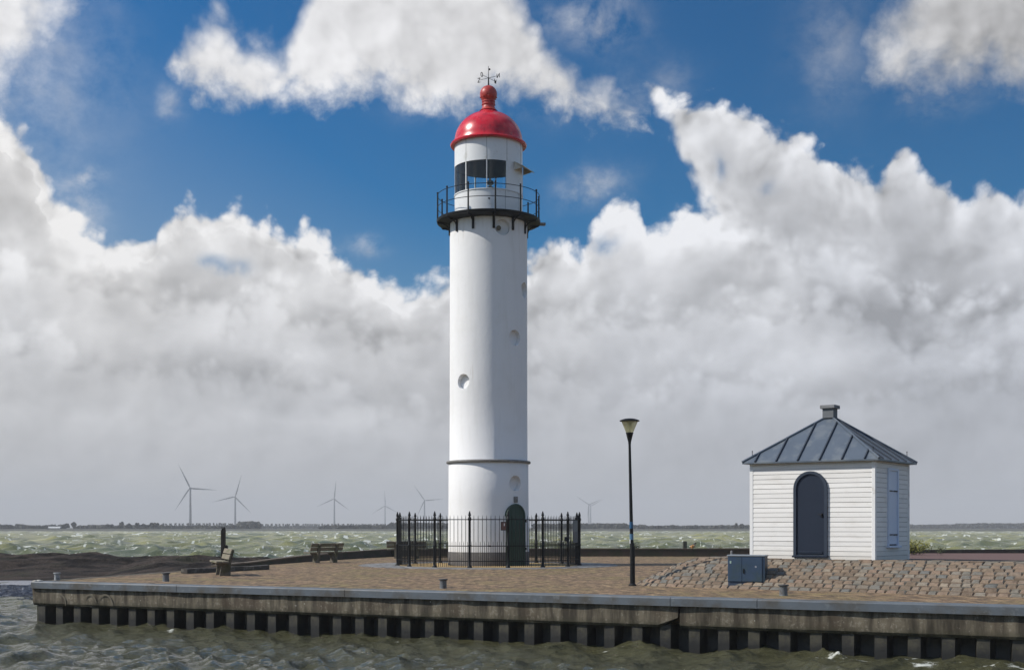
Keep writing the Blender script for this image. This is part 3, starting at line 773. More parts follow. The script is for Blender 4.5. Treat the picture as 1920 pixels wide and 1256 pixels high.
    MB().lathe([(1.215, 13.60), (1.250, 13.60), (1.250, wt), (1.215, wt)], 20, a0=R(a0 - 90), a1=R(a1 - 90)).build('room_door', M['drum'], lr, smooth=30)
    g = MB().lathe([(1.232, 13.60), (1.232, wt)], 60, a0=R(a1 - 90), a1=R(a0 + 270)).build('window_glass', M['glass'], lr, fix=False, smooth=60)
    for a in (-78, -39.5, -2, 32.5, 92, 130, 168, 205, 243):
        MB().box(azp(a, 1.235, (13.6 + wt) / 2), (.035, .06, wt - 13.6), azm(a, 0, 0).to_3x3()).build('mullion', M['drum'], lr)
    for a in (-39.5, -2, 33, 70): MB().box(azp(a, 1.256, 15.06), (.012, .006, .9), azm(a, 0, 0).to_3x3()).build('plate_seam', M['lead'], lr)
    for a in (30, 62): MB().box(azp(a, 1.253, 13.15), (.010, .006, .88), azm(a, 0, 0).to_3x3()).build('plate_seam', M['lead'], lr)
    MB().box(azp(2, 1.256, 13.22), (.07, .03, .045), azm(2, 0, 0).to_3x3(), .008).build('wall_hook', M['black_iron'], lr)
    hd = MB(); hm = azm(66, 0, 0)
    P = [(-.42, -1.22, 14.66), (.42, -1.22, 14.66), (.50, -1.62, 14.44), (-.50, -1.62, 14.44)]
    hd.add([hm @ Vector(p) for p in P] + [hm @ (Vector(p) - Vector((0, 0, .03))) for p in P], [(0, 1, 2, 3), (7, 6, 5, 4), (0, 4, 5, 1), (1, 5, 6, 2), (2, 6, 7, 3), (3, 7, 4, 0)])
    for x in (-.40, .40): hd.add([hm @ Vector(p) for p in ((x, -1.22, 14.63), (x, -1.58, 14.43), (x, -1.22, 14.35), (x + .02, -1.22, 14.63), (x + .02, -1.58, 14.43), (x + .02, -1.22, 14.35))], [(0, 1, 2), (5, 4, 3), (0, 3, 4, 1), (1, 4, 5, 2), (2, 5, 3, 0)])
    hd.build('door_hood', simple('zinc_hood', (.50, .47, .40), .6, .1, 5), lr)
    lp = MB().lathe([(.10, 13.1), (.10, 13.72), (.07, 13.75), (.07, 13.80), (.14, 13.83), (.17, 13.88), (.14, 13.94), (.06, 13.97), (.06, 14.02), (.12, 14.05), (.15, 14.10), (.12, 14.17), (.05, 14.20), (.04, 14.28), (.001, 14.30)], 20, c=(.06, 0, 0)).build('lamp_optic', simple('brass_optic', (.28, .29, .26), .25, .2, 9, metal=.4), lr, smooth=40)
    # dome
    dz = 15.44
    prof = [(1.20, dz + .02), (1.30, dz - .02), (1.395, dz - .01), (1.415, dz + .04), (1.385, dz + .085), (1.285, dz + .11), (1.262, dz + .17)]
    for i in range(1, 15):
        a = PI / 2 * i / 15 * .90; prof.append((1.255 * math.cos(a) ** .93, dz + .17 + 1.10 * math.sin(a) ** 1.02))
    prof += [(.285, dz + 1.33), (.275, dz + 1.36)]
    do = MB().lathe(prof, 96).build('dome', M['red'], LH, smooth=35)
    nz = dz + 1.32
    fin = [(.33, nz), (.27, nz + .05), (.225, nz + .16), (.225, nz + .20), (.255, nz + .215), (.255, nz + .245), (.225, nz + .26), (.225, nz + .31), (.25, nz + .32), (.25, nz + .36), (.22, nz + .37)]
    bz = nz + .62
    for i in range(1, 13):
        a = R(-52 + (142) * i / 12); fin.append((max(.318 * math.cos(a), .001), bz + .318 * math.sin(a)))
    fb_ = MB().lathe(fin, 40).build('finial_ball', M['red_old'], do, smooth=40)
    for a in range(0, 360, 40): MB().sphere(azp(a, .30, bz - .14), .028, 8, 6).build('knob', M['red_old'], do)
    # wind rose on its rod
    vz = bz + .30
    va = MB().tube((0, 0, vz - .02), (0, 0, vz + .28), .030, .022, 8).tube((0, 0, vz + .27), (0, 0, vz + .74), .013, .008, 6).build('weather_vane_rod', M['black_iron'], LH)
    MB().add_vane(vz).build('vane_arrow', M['black_iron'], va) if hasattr(MB, 'add_vane') else None
    c = MB(); c.box((.035, 0, vz + .62), (.06, .008, .07), Matrix.Rotation(R(-20), 3, 'Y')); c.build('vane_flag', M['black_iron'], va)
    az_ = vz + .30
    L = .38
    strokes = {'N': [((0, 0), (0, 1)), ((0, 1), (.7, 0)), ((.7, 0), (.7, 1))], 'Z': [((0, 1), (.7, 1)), ((.7, 1), (0, 0)), ((0, 0), (.7, 0))],
               'O': [((.2, 0), (.5, 0)), ((.5, 0), (.7, .25)), ((.7, .25), (.7, .75)), ((.7, .75), (.5, 1)), ((.5, 1), (.2, 1)), ((.2, 1), (0, .75)), ((0, .75), (0, .25)), ((0, .25), (.2, 0))],
               'W': [((0, 1), (.2, 0)), ((.2, 0), (.4, .7)), ((.4, .7), (.6, 0)), ((.6, 0), (.8, 1))]}
    for ch, ang in (('N', -34), ('O', -124), ('Z', 146), ('W', 56)):
        d3 = Vector((math.cos(R(ang)), math.sin(R(ang)), 0)); arm = MB()
        arm.tube(Vector((0, 0, az_)), d3 * L + Vector((0, 0, az_)), .009, .007, 6)
        arm.build('compass_arm', M['black_iron'], va)
        l = MB(); s = .15; hor = d3 if ch in 'NO' else d3
        for (xa, ya), (xb, yb) in strokes[ch]:
            # the letters are read from the far side for N and O
            fx = (lambda x: (.7 - x) if ch in 'N' else x)
            sgn = 1 if d3.x > 0 else -1
            base = d3 * (L + .0) + Vector((0, 0, az_ - s * .5))
            off = lambda x: (d3 * ((fx(x)) * s if d3.x > 0 else (.7 - fx(x)) * s))
            l.tube(base + off(xa) + Vector((0, 0, ya * s)), base + off(xb) + Vector((0, 0, yb * s)), .013, .013, 6)
        l.build('compass_letter', M['black_iron'], va)
build_lighthouse()

# ------------------------------------------------------------------ iron fence round the lighthouse: sixteen posts
def build_fence():
    f = empty('iron_fence', (TX, TY, 0), 0, 'black iron railing fence with spiked bars and finial posts ringed round the white lighthouse', 'fence')
    Rf = 3.38; A = [1.2 + 11.25 + 22.5 * k for k in range(16)]
    pm = MB().lathe([(.085, .0), (.085, .03), (.055, .07), (.045, .10), (.045, .72), (.056, .735), (.056, .775), (.045, .79), (.043, 1.62), (.062, 1.64), (.062, 1.70), (.046, 1.715), (.046, 1.75), (.034, 1.76), (.034, 1.785), (.052, 1.80), (.052, 1.82), (.04, 1.84), (.040, 1.87), (.022, 1.905), (.026, 1.92), (.004, 1.955)], 12)
    first = None
    for a in A:
        p = azp(a, Rf, .006)
        if first is None: first = pm.build('fence_post', M['black_iron'], f, loc=p, smooth=50)
        else:
            o = first.copy(); C.objects.link(o); o.parent = f; o.location = p
    H = {'low': .23, 'mid': .755, 'top': 1.665}
    for k in range(16):
        a0, a1 = A[k], A[(k + 1) % 16]; p0, p1 = azp(a0, Rf, 0), azp(a1, Rf, 0)
        gate = (k == 1)
        d = (p1 - p0); L = d.length; d.normalize()
        pick = MB(); n = 8
        for i in range(1, n + 1):
            b = p0 + d * (L * i / (n + 1.0)) 
            pick.tube(b + Vector((0, 0, .03)), b + Vector((0, 0, 1.72)), .0105, .0105, 6).tube(b + Vector((0, 0, 1.72)), b + Vector((0, 0, 1.82)), .011, .002, 6)
        for i in range(n + 1):
            b = p0 + d * (L * (i + .5) / (n + 1.0))
            pick.tube(b + Vector((0, 0, .03)), b + Vector((0, 0, .86)), .0085, .0085, 5).tube(b + Vector((0, 0, .86)), b + Vector((0, 0, .92)), .008, .002, 5)
        pn = pick.build('gate' if gate else 'fence_panel', M['black_iron'], f)
        for z in H.values():
            MB().box((p0 + p1) / 2 + Vector((0, 0, z)), (L - .07, .012, .030), rz(math.atan2(d.y, d.x)).to_3x3()).build('rail', M['black_iron'], pn)
        if gate:
            MB().box(p1 - d * .11 + Vector((0, 0, .98)), (.13, .05, .16), rz(math.atan2(d.y, d.x)).to_3x3(), .01).build('lock', M['black_iron'], pn)
        if k == 15: MB().box((p0 + p1) / 2 + d * .02 + Vector((0, 0, .755)), (.10, .04, .05), rz(math.atan2(d.y, d.x)).to_3x3()).build('clamp', M['black_iron'], pn)
    # notices hanging on the bars: things of their own
    pa, pb = azp(A[15], Rf, 0), azp(A[0], Rf, 0); d = (pb - pa).normalized(); r3 = rz(math.atan2(d.y, d.x))
    s = empty('notice_sign', Vector((TX, TY, 0)) + pa + d * 1.17 + Vector((0, 0, 1.44)) + (r3 @ Vector((0, -.03, 0))), math.atan2(d.y, d.x), 'small dark red notice hung on the fence bars beside the green door', 'sign')
    MB().box((0, 0, 0), (.20, .012, .30), None, .004).build('frame', M['black_iron'], s)
    MB().box((0, -.009, 0), (.165, .008, .26), None).build('board', simple('dull_red_board', (.10, .045, .035), .5, .2, 20), s)
    MB().box((.02, -.016, .05), (.022, .004, .09), None).build('white_mark', M['white_paint'], s)
    pa, pb = azp(A[2], Rf, 0), azp(A[3], Rf, 0); d = (pb - pa).normalized(); a = math.atan2(d.y, d.x); r3 = rz(a)
    s = empty('information_panel', Vector((TX, TY, 0)) + pa + d * .72 + Vector((0, 0, 1.25)) + (r3 @ Vector((0, -.035, 0))), a, 'dark blue information panel on the right side of the lighthouse fence', 'sign')
    MB().box((0, 0, .19), (.52, .02, .40), None, .005).build('upper_board', simple('slate_blue_board', (.06, .075, .10), .4, .2, 6), s)
    MB().box((0, -.004, -.21), (.50, .024, .39), None, .005).build('lower_board', simple('navy_board', (.012, .022, .05), .4, .2, 6), s)
build_fence()
# ------------------------------------------------------------------ stone mound
E1 = Vector((.819, -.574, 0)).normalized(); E2 = Vector((-E1.y, E1.x, 0)); HC = Vector((5.73, 30.74, 0)); HA = math.atan2(E1.y, E1.x)
MH = .645
def mound_z(r): s = 1 - min(max(r / 1.5, 0), 1); return MH * (1 - (1 - s) ** 1.22)
def build_mound():
    o = empty('stone_mound', HC, HA, 'sloping mound of rough brown and grey paving stones under the white hut', 'mound')
    P0, P1, Q0_, Q1_ = -1.34, 6.6, -.15, 3.4
    def loop(r, ncorner=14):
        pts = []
        for cx, cy_, a0 in ((P1, Q0_, -90), (P1, Q1_, 0), (P0, Q1_, 90), (P0, Q0_, 180)):
            for i in range(ncorner + 1):
                a = R(a0 + 90 * i / ncorner); pts.append((cx + r * math.cos(a), cy_ + r * math.sin(a)))
        return pts
    rr = [1.52, 1.35, 1.15, .95, .75, .55, .35, .18, .001]
    vs = []; n = len(loop(1))
    for r in rr: vs += [(x, y, mound_z(r) - .030) for x, y in loop(r)]
    fs = [(j * n + i, j * n + (i + 1) % n, (j + 1) * n + (i + 1) % n, (j + 1) * n + i) for j in range(len(rr) - 1) for i in range(n)]
    fs.append(tuple((len(rr) - 1) * n + i for i in range(n)))
    c = MB(); c.add(vs, fs); c.build('earth_core', simple('mossy_joints', (.026, .022, .016), .95, .3, 8, bmp=.5, dirt=((.05, .05, .018), .35, 3)), o, smooth=40)
    # stones in courses
    m, t, b, oc = newmat('rough_sett_stone')
    ge = t.nodes.new('ShaderNodeNewGeometry'); k = S(t, ge.outputs['Random Per Island'])
    col = ramp(t, k, [(0, (.135, .097, .066)), (.3, (.20, .150, .103)), (.5, (.205, .142, .099)), (.7, (.165, .145, .114)), (.85, (.125, .126, .116)), (1, (.255, .205, .148))])
    f = noise(t, oc, 13, 5, .65); g = noise(t, oc, 2.0, 3, .6)
    col = mix(t, 1.0, col, gray(t, (f - .5) * 1.3 + (g - .5) * .7 + 1.0), 'MULTIPLY')
    col = mix(t, noise(t, oc, 5, 4, .6).smooth(.66, .78) * .5, col, (.15, .14, .05))
    t.links.new(col, b.inputs['Base Color']); b.inputs['Roughness'].default_value = .85; bump(t, b, f, .7, .02)
    st = MB(); rows = 9; rn = random.Random(3)
    def path(s, r):
        """s along the course: front from the right, round the left corner, then the left side"""
        straight = P1 - P0; arc = r * PI / 2; ra = r * PI / 2
        if s < 0: 
            a = -PI / 2 - s / max(r, .05); return P1 + r * math.cos(a), Q0_ + r * math.sin(a), a
        if s <= straight: return P1 - s, Q0_ - r, -PI / 2
        if s <= straight + arc: a = -PI / 2 - (s - straight) / r; return P0 + r * math.cos(a), Q0_ + r * math.sin(a), a
        q = s - straight - arc; return P0 - r, Q0_ + q, PI
    for j in range(rows):
        r0 = 1.5 * (1 - j / rows) + .01; r1 = 1.5 * (1 - (j + 1) / rows) + .052
        s = -1.2 + rn.uniform(0, .2); rm = (r0 + r1) / 2
        end = (P1 - P0) + rm * PI / 2 + 2.6
        while s < end:
            w = rn.choice((.18, .20, .22, .24, .26)) * rn.uniform(.92, 1.08); g = rn.uniform(.006, .014)
            hgt = rn.uniform(.008, .020); ins = rn.uniform(.018, .030)
            low, top = [], []
            jit = lambda: rn.uniform(-.004, .004)
            for (sa, ra, sgs, sgr) in ((s, r0, 1, -1), (s + w, r0, -1, -1), (s + w, r1, -1, 1), (s, r1, 1, 1)):
                lean = 0.0
                x, y, a = path(sa + jit(), ra); rj = jit() * .7
                x += rj * math.cos(a); y += rj * math.sin(a)
                low.append(Vector((x, y, mound_z(ra) - .05)))
                x2, y2, a2 = path(sa + sgs * ins + jit() * .4, ra + sgr * ins * .9)
                top.append(Vector((x2, y2, mound_z(ra + sgr * ins * .9) + hgt + rn.uniform(-.004, .004))))
            mid = [l.lerp(tp, .62) for l, tp in zip(low, top)]
            mid = [Vector((l.x, l.y, mm.z)) for l, mm in zip(low, mid)]
            cen = sum(top, Vector()) / 4 + Vector((0, 0, .010))
            st.add(low + mid + top + [cen], [(0, 1, 5, 4), (1, 2, 6, 5), (2, 3, 7, 6), (3, 0, 4, 7), (4, 5, 9, 8), (5, 6, 10, 9), (6, 7, 11, 10), (7, 4, 8, 11), (8, 9, 12), (9, 10, 12), (10, 11, 12), (11, 8, 12)])
            s += w + g
    q = st.build('stone_courses', m, o, smooth=28, fix=False)
    # flat top: larger slabs seen edge-on
    tp = MB()
    for i in range(26):
        for jj in range(2):
            tp.box((P0 + .15 + i * .31, Q0_ + .17 + jj * .3, MH - .02 + rn.uniform(-.008, .008)), (.29, .27, .07), None, .015)
    for jj in range(10):
        for i in range(3): tp.box((P0 + .15 + i * .31, Q0_ + .80 + jj * .3, MH - .02 + rn.uniform(-.008, .008)), (.29, .27, .07), None, .015)
    tp.build('top_slabs', m, o)
build_mound()

# ------------------------------------------------------------------ white boarded hut (local x along the front, y to the back)
def board_mat():
    m, t, b, o = newmat('white_boards')
    ge = t.nodes.new('ShaderNodeNewGeometry'); k = S(t, ge.outputs['Random Per Island'])
    n1 = noise(t, vmath(t, 'MULTIPLY', o, (1, 1, 3)), 2.2, 5, .6); n2 = noise(t, vmath(t, 'MULTIPLY', o, (.5, .5, 2)), 22, 4, .65)
    c = mix(t, n1.smooth(.48, .72) * .5, (.79, .775, .745), (.66, .63, .585))
    c = mix(t, n2.smooth(.64, .74) * .45, c, (.50, .46, .40))
    c = mix(t, 1.0, c, gray(t, k * .10 + .93), 'MULTIPLY')
    sz = t.nodes.new('ShaderNodeSeparateXYZ'); t.links.new(o, sz.inputs[0]); z = S(t, sz.outputs[2])
    c = mix(t, (z + (n1 - .5) * .5).lin(.02, .34, .42, 0.0), c, (.42, .38, .30))
    t.links.new(c, b.inputs['Base Color']); b.inputs['Roughness'].default_value = .55; bump(t, b, n1 * .5 + n2 * .5, .25, .01)
    return m
M['boards'] = board_mat()
M['slate_paint'] = simple('dark_slate_blue_paint', (.014, .022, .040), .5, .12, 3, spec=.25)
M['zinc'] = simple('blue_grey_zinc', (.085, .108, .140), .42, .14, 2.2, dirt=((.145, .165, .185), .35, 2.5), spec=.5)
M['zinc_dark'] = simple('zinc_seam', (.035, .045, .062), .45, .15, 5)
M['shutter'] = simple('pale_blue_paint', (.60, .68, .82), .5, .05, 4)
def build_hut():
    W, D, H = 3.04, 2.40, 2.344
    h = empty('white_hut', HC + Vector((0, 0, MH)), HA, 'small white boarded hut with a grey blue hipped metal roof on the stone mound', 'hut')
    z0 = -.02
    rn = random.Random(5)
    bh = .1125
    # each face: lapped boards with small gaps, interrupted at the openings
    def wall(p0, ang, L, holes, name='wall'):
        c = MB(); mt = Matrix.Translation(p0) @ Matrix.Rotation(ang, 4, 'Z')
        n = int(round((H - z0) / bh))
        for i in range(n):
            za = z0 + i * bh; zb = za + bh - .006 - rn.random() * .002
            spans = [(.05, L - .05)]
            for (a, b_, la, lb) in holes:
                if zb > la and za < lb:
                    ns = []
                    for s0, s1 in spans:
                        if b_ <= s0 or a >= s1: ns.append((s0, s1)); continue
                        if a > s0: ns.append((s0, a))
                        if b_ < s1: ns.append((b_, s1))
                    spans = ns
            for s0, s1 in spans:
                t0, t1 = .0115 + rn.uniform(-.001, .0015), .004
                d0 = rn.uniform(-.0025, .0025)
                xs = list(np.linspace(s0, s1, max(2, int((s1 - s0) / .5) + 1)))
                vs = []
                for x in xs:
                    j = rn.uniform(-.0018, .0018)
                    vs += [mt @ Vector(q) for q in ((x, -t0, za + j), (x, -t1, zb + j), (x, .012, zb + j), (x, .012, za + j))]
                m_ = len(xs)
                fs = [(k * 4 + q, (k + 1) * 4 + q, (k + 1) * 4 + (q + 1) % 4, k * 4 + (q + 1) % 4) for k in range(m_ - 1) for q in range(4)] + [(0, 1, 2, 3), ((m_ - 1) * 4 + 3, (m_ - 1) * 4 + 2, (m_ - 1) * 4 + 1, (m_ - 1) * 4)]
                c.add(vs, fs)
        w = c.build(name, M['boards'], h)
        return w
    dh = (W / 2 - .425, W / 2 + .425, .0, 2.09); wh = (.82, 1.56, .33, 2.12)
    wall(Vector((0, 0, 0)), 0, W, [])
    wall(Vector((W, 0, 0)), PI / 2, D, [(wh[0] + .03, wh[1] - .03, wh[2] + .03, wh[3] - .03)])
    wall(Vector((W, D, 0)), PI, W, []); wall(Vector((0, D, 0)), -PI / 2, D, [])
    MB().box((W / 2, D / 2, H / 2 - .01), (W - .026, D - .026, H - .02)).build('wall_core', simple('dark_gap', (.06, .055, .05), .9, .2, 6), h)
    cb = MB()
    for x, y in ((0, 0), (W, 0), (W, D), (0, D)):
        sx = 1 if x == 0 else -1; sy = 1 if y == 0 else -1
        cb = MB().box((x + sx * .026, y + sy * .026, H / 2 + z0 / 2), (.086, .086, H - z0), None, .006); cb.build('corner_board', M['white_paint'], h)
    # arched door
    def arch(w, za, zs, n=18): return [(-w, za), (w, za)] + [(w * math.cos(PI * i / n), zs + w * math.sin(PI * i / n)) for i in range(n + 1)]
    dm = Matrix.Translation((W / 2, 0, 0))
    zs = 2.06 - .41
    d = MB().slab(arch(.35, .11, zs), .05, dm @ Matrix.Translation((0, -.026, 0))).build('door', M['slate_paint'], h)
    fr = MB(); o_, i_ = arch(.412, .055, zs), arch(.345, .055, zs); n = len(o_)
    mm = dm @ Matrix.Translation((0, -.060, 0))
    vs = [mm @ Vector((x, y, z)) for y in (0, .07) for ring in (o_, i_) for x, z in ring]
    fs = []
    for i in range(1, n):
        j = (i + 1) % n
        fs += [(i, j, n + j, n + i), (i, 2 * n + i, 2 * n + j, j), (n + i, n + j, 3 * n + j, 3 * n + i), (2 * n + j, 2 * n + i, 3 * n + i, 3 * n + j)]
    fr.add(vs, fs); fr.build('door_frame', simple('slate_frame', (.034, .046, .068), .5, .12, 4, spec=.25), d)
    MB().box((W / 2, -.05, .075), (.86, .11, .05), None, .006).build('threshold', M['slate_paint'], d)
    MB().box((W / 2, -.034, .17), (.60, .02, .06), None, .005).build('weather_bar', M['slate_paint'], d)
    MB().box((W / 2 + .285, -.034, 1.03), (.035, .02, .10), None, .005).tube((W / 2 + .285, -.03, 1.05), (W / 2 + .285, -.07, 1.05), .009).tube((W / 2 + .285, -.065, 1.05), (W / 2 + .20, -.065, 1.05), .008).build('handle', M['black_iron'], d)
    # shuttered window in the right side
    wm = Matrix.Translation((W, 0, 0)) @ Matrix.Rotation(PI / 2, 4, 'Z')
    wc = (wh[0] + wh[1]) / 2; ww = wh[1] - wh[0]
    wi = MB()
    for x, z, sx, sz in ((wh[0] + .03, (wh[2] + wh[3]) / 2, .06, wh[3] - wh[2]), (wh[1] - .03, (wh[2] + wh[3]) / 2, .06, wh[3] - wh[2]), (wc, wh[3] - .02, ww - .12, .05)):
        wi.box(wm @ Vector((x, -.012, z)), (sx, .06, sz), wm.to_3x3(), .004)
    w = wi.build('window', M['shutter'], h)
    MB().box(wm @ Vector((wc, -.03, wh[2] - .03)), (ww + .10, .12, .05), wm.to_3x3(), .006).build('sill', M['shutter'], w)
    for s in (-1, 1):
        x0 = wc + s * .005; x1 = wc + s * (ww / 2 - .065)
        P = [(min(x0, x1), wh[2] + .03), (max(x0, x1), wh[2] + .03)]
        n = 8; rad = ww / 2 - .07; zt = wh[3] - .08 - rad
        ar = [(wc + s * rad * math.cos(PI / 2 * i / n), zt + rad * math.sin(PI / 2 * i / n)) for i in range(n + 1)]
        poly = ([(x0, wh[2] + .03), (x1, wh[2] + .03)] + ar) if s > 0 else ([(x0, wh[2] + .03)] + ar[::-1] + [(x1, wh[2] + .03)])
        MB().slab(poly, .03, wm @ Matrix.Translation((0, -.012, 0))).build('shutter', M['shutter'], w)
        for z in (.58, 1.60): MB().box(wm @ Vector((wc + s * .17, -.022, z)), (.27, .012, .028), wm.to_3x3()).build('strap_hinge', M['black_iron'], w)
    MB().box(wm @ Vector((wc, -.004, (wh[2] + wh[3]) / 2)), (ww - .10, .012, wh[3] - wh[2] - .06), wm.to_3x3()).build('back_panel', M['shutter'], w)
    # hipped roof with standing seams
    ov = .15; ez = H - .045; az_ = 3.44
    Cn = [(-ov, -ov), (W + ov, -ov), (W + ov, D + ov), (-ov, D + ov)]; ap = Vector((W / 2, D / 2, az_))
    rf = MB()
    for dz in (0,):
        vs = [(x, y, ez) for x, y in Cn] + [tuple(ap)] + [(x, y, ez - .035) for x, y in Cn]
        rf.add(vs, [(0, 1, 4), (1, 2, 4), (2, 3, 4), (3, 0, 4), (0, 5, 6, 1), (1, 6, 7, 2), (2, 7, 8, 3), (3, 8, 5, 0), (8, 7, 6, 5)])
    roof = rf.build('roof', M['zinc'], h)
    for e in range(4):
        a, b_ = Vector((*Cn[e], ez)), Vector((*Cn[(e + 1) % 4], ez)); mid = (a + b_) / 2; L = (b_ - a).length; d_ = (b_ - a).normalized()
        up = (ap - mid); 
        nrm = d_.cross(up).normalized(); nrm = nrm if nrm.z > 0 else -nrm
        cnt = 6 if e % 2 == 0 else 5
        for k in range(cnt):
            tt = (k + .5) / cnt if e % 2 else (k + .62) / (cnt + .25)
            s = (tt - .5) * L; f = 1 - abs(s) / (L / 2)
            p0 = mid + d_ * s + up * .0 + nrm * .012; p1 = mid + d_ * s + up * (f * .985) + nrm * .012
            q = MB(); x = d_ * .014; z = nrm * .026
            q.add([p0 - x - z, p0 + x - z, p0 + x + z, p0 - x + z, p1 - x - z, p1 + x - z, p1 + x + z, p1 - x + z], [(0, 1, 2, 3), (7, 6, 5, 4), (0, 4, 5, 1), (1, 5, 6, 2), (2, 6, 7, 3), (3, 7, 4, 0)])
            q.build('standing_seam', M['zinc_dark'], roof)
        hp = MB().tube(a + Vector((0, 0, .012)), ap + Vector((0, 0, .012)), .034, .030, 6); hp.build('hip_cap', M['zinc'] if e else M['zinc'], roof)
        c0 = a + (ap - a) * .115
        MB().tube(c0, c0 + Vector((0, 0, .13)), .010, .007, 6).sphere(c0 + Vector((0, 0, .14)), .016, 6, 5).build('roof_hook', M['black_iron'], roof)
    MB().box((W / 2, D / 2, az_ + .06), (.27, .27, .24)).build('chimney', simple('grey_chimney', (.14, .15, .16), .8, .2, 7, bmp=.4), roof)
    MB().box((W / 2, D / 2, az_ + .205), (.37, .37, .085), None, .01).build('chimney_cap', simple('grey_cap', (.20, .205, .21), .8, .2, 7, bmp=.4), roof)
build_hut()
# ------------------------------------------------------------------ street lamp
def build_lamp():
    p = ground(1186, 1097.5); L = empty('street_lamp', p, 0, 'slim black street lamp with a clear tapered lantern standing left of the stone mound', 'street lamp')
    top = Vector((-.07, 0, 3.40)); lean = math.atan2(-.07, 3.4)
    MB().tube((0, 0, -.05), (0, 0, .95), .062, .058, 16).tube((0, 0, .95), (-.0195, 0, 1.02), .058, .045, 16).tube((-.0195, 0, 1.02), top, .045, .030, 16).build('pole', M['black_iron'], L, smooth=40)
    MB().lathe([(.10, -.01), (.10, .015), (.07, .05), (.05, .05)], 16).build('base_ring', M['black_iron'], L, smooth=40)
    def at(z): return Vector((-.07 * z / 3.4, 0, z))
    st = simple('blue_sticker', (.014, .085, .19), .5, .2, 14); wh = simple('white_sticker', (.62, .64, .66), .5, .1, 14)
    MB().tube(at(1.37), at(1.53), .0455, .0450, 16, False).build('sticker', st, L, smooth=60)
    MB().tube(at(1.10), at(1.24), .0475, .0470, 16, False).build('sticker', simple('pale_blue_sticker', (.07, .17, .29), .5, .3, 20), L, smooth=60)
    MB().box(at(1.06) + Vector((-.035, -.030, 0)), (.03, .02, .10), Matrix.Rotation(R(45), 3, 'Z')).build('sticker', wh, L)
    MB().lathe([(.028, 3.36), (.034, 3.40), (.034, 3.43), (.085, 3.64), (.092, 3.65), (.088, 3.67)], 20, c=(-.07, 0, 0)).build('lantern_neck', M['black_iron'], L, smooth=40)
    MB().lathe([(.086, 3.665), (.120, 3.75), (.185, 3.905), (.200, 3.945)], 28, c=(-.07, 0, 0)).build('lantern_bowl', lampglass(), L, smooth=60, fix=False)
    MB().lathe([(.036, 3.66), (.036, 3.80), (.05, 3.80), (.05, 3.94)], 16, c=(-.07, 0, 0)).build('lamp_bulb', simple('milky_bulb', (.75, .72, .58), .4, .1, 9), L, smooth=40)
    MB().lathe([(.20, 3.93), (.235, 3.935), (.240, 3.95), (.225, 3.962), (.13, 3.995), (.05, 4.005), (.001, 4.006)], 28, c=(-.07, 0, 0)).build('lantern_lid', M['black_iron'], L, smooth=40)
def lampglass():
    m = bpy.data.materials.new('frosted_lantern'); m.use_nodes = True; t = m.node_tree; t.nodes.clear()
    out = t.nodes.new('ShaderNodeOutputMaterial'); tr = t.nodes.new('ShaderNodeBsdfTransparent'); tl = t.nodes.new('ShaderNodeBsdfTranslucent'); gl = t.nodes.new('ShaderNodeBsdfGlossy')
    a = t.nodes.new('ShaderNodeMixShader'); b = t.nodes.new('ShaderNodeMixShader'); a.inputs[0].default_value = .60; b.inputs[0].default_value = .10
    tr.inputs[0].default_value = (.80, .80, .66, 1); tl.inputs[0].default_value = (.88, .86, .66, 1); gl.inputs['Roughness'].default_value = .1
    t.links.new(tr.outputs[0], a.inputs[1]); t.links.new(tl.outputs[0], a.inputs[2]); t.links.new(a.outputs[0], b.inputs[1]); t.links.new(gl.outputs[0], b.inputs[2]); t.links.new(b.outputs[0], out.inputs[0])
    return m
build_lamp()

# ------------------------------------------------------------------ blue cabinet at the foot of the mound
def build_cabinet():
    p = ground(1364.5, 1102.3); a = R(-20)
    b = empty('electrical_cabinet', p, a, 'blue two door electrical cabinet with a pale lid standing against the stone mound', 'cabinet')
    blue = simple('weathered_blue_paint', (.032, .062, .112), .5, .12, 3, dirt=((.032, .060, .072), .45, 2.5)); lid = simple('pale_cabinet_lid', (.24, .27, .30), .45, .1, 5); dk = simple('cabinet_dark_side', (.036, .058, .098), .5, .12, 3)
    W, D, H = .845, .42, .735
    MB().box((W / 2, D / 2, .07), (W - .012, D - .012, .16), None, .004).build('plinth', dk, b)
    MB().box((W / 2, D / 2, .15 + (H - .15) / 2), (W, D, H - .15), None, .006).build('body', blue, b)
    MB().box((W / 2, D / 2, H + .015), (W + .035, D + .035, .034), None, .008).build('lid', lid, b)
    for i, (x0, x1) in enumerate(((.012, .325), (.333, W - .06))):
        d = MB().box(((x0 + x1) / 2, -.008, .15 + (H - .16) / 2), (x1 - x0, .022, H - .18), None, .004).build('door', blue, b)
        if i == 1:
            MB().box((x0 + .035, -.026, .40), (.030, .02, .105), None, .006).build('handle', M['black_iron'], d)
            MB().tube((x0 + .31, -.018, .50), (x0 + .31, -.0215, .50), .022, .022, 14).build('round_sticker', simple('faded_sticker', (.30, .32, .36), .5, .2, 30), d)
        else:
            MB().box((x0 + .055, -.021, .60), (.035, .003, .06), None).build('warning_sticker', simple('pale_green_sticker', (.35, .48, .42), .5, .2, 30), d)
build_cabinet()

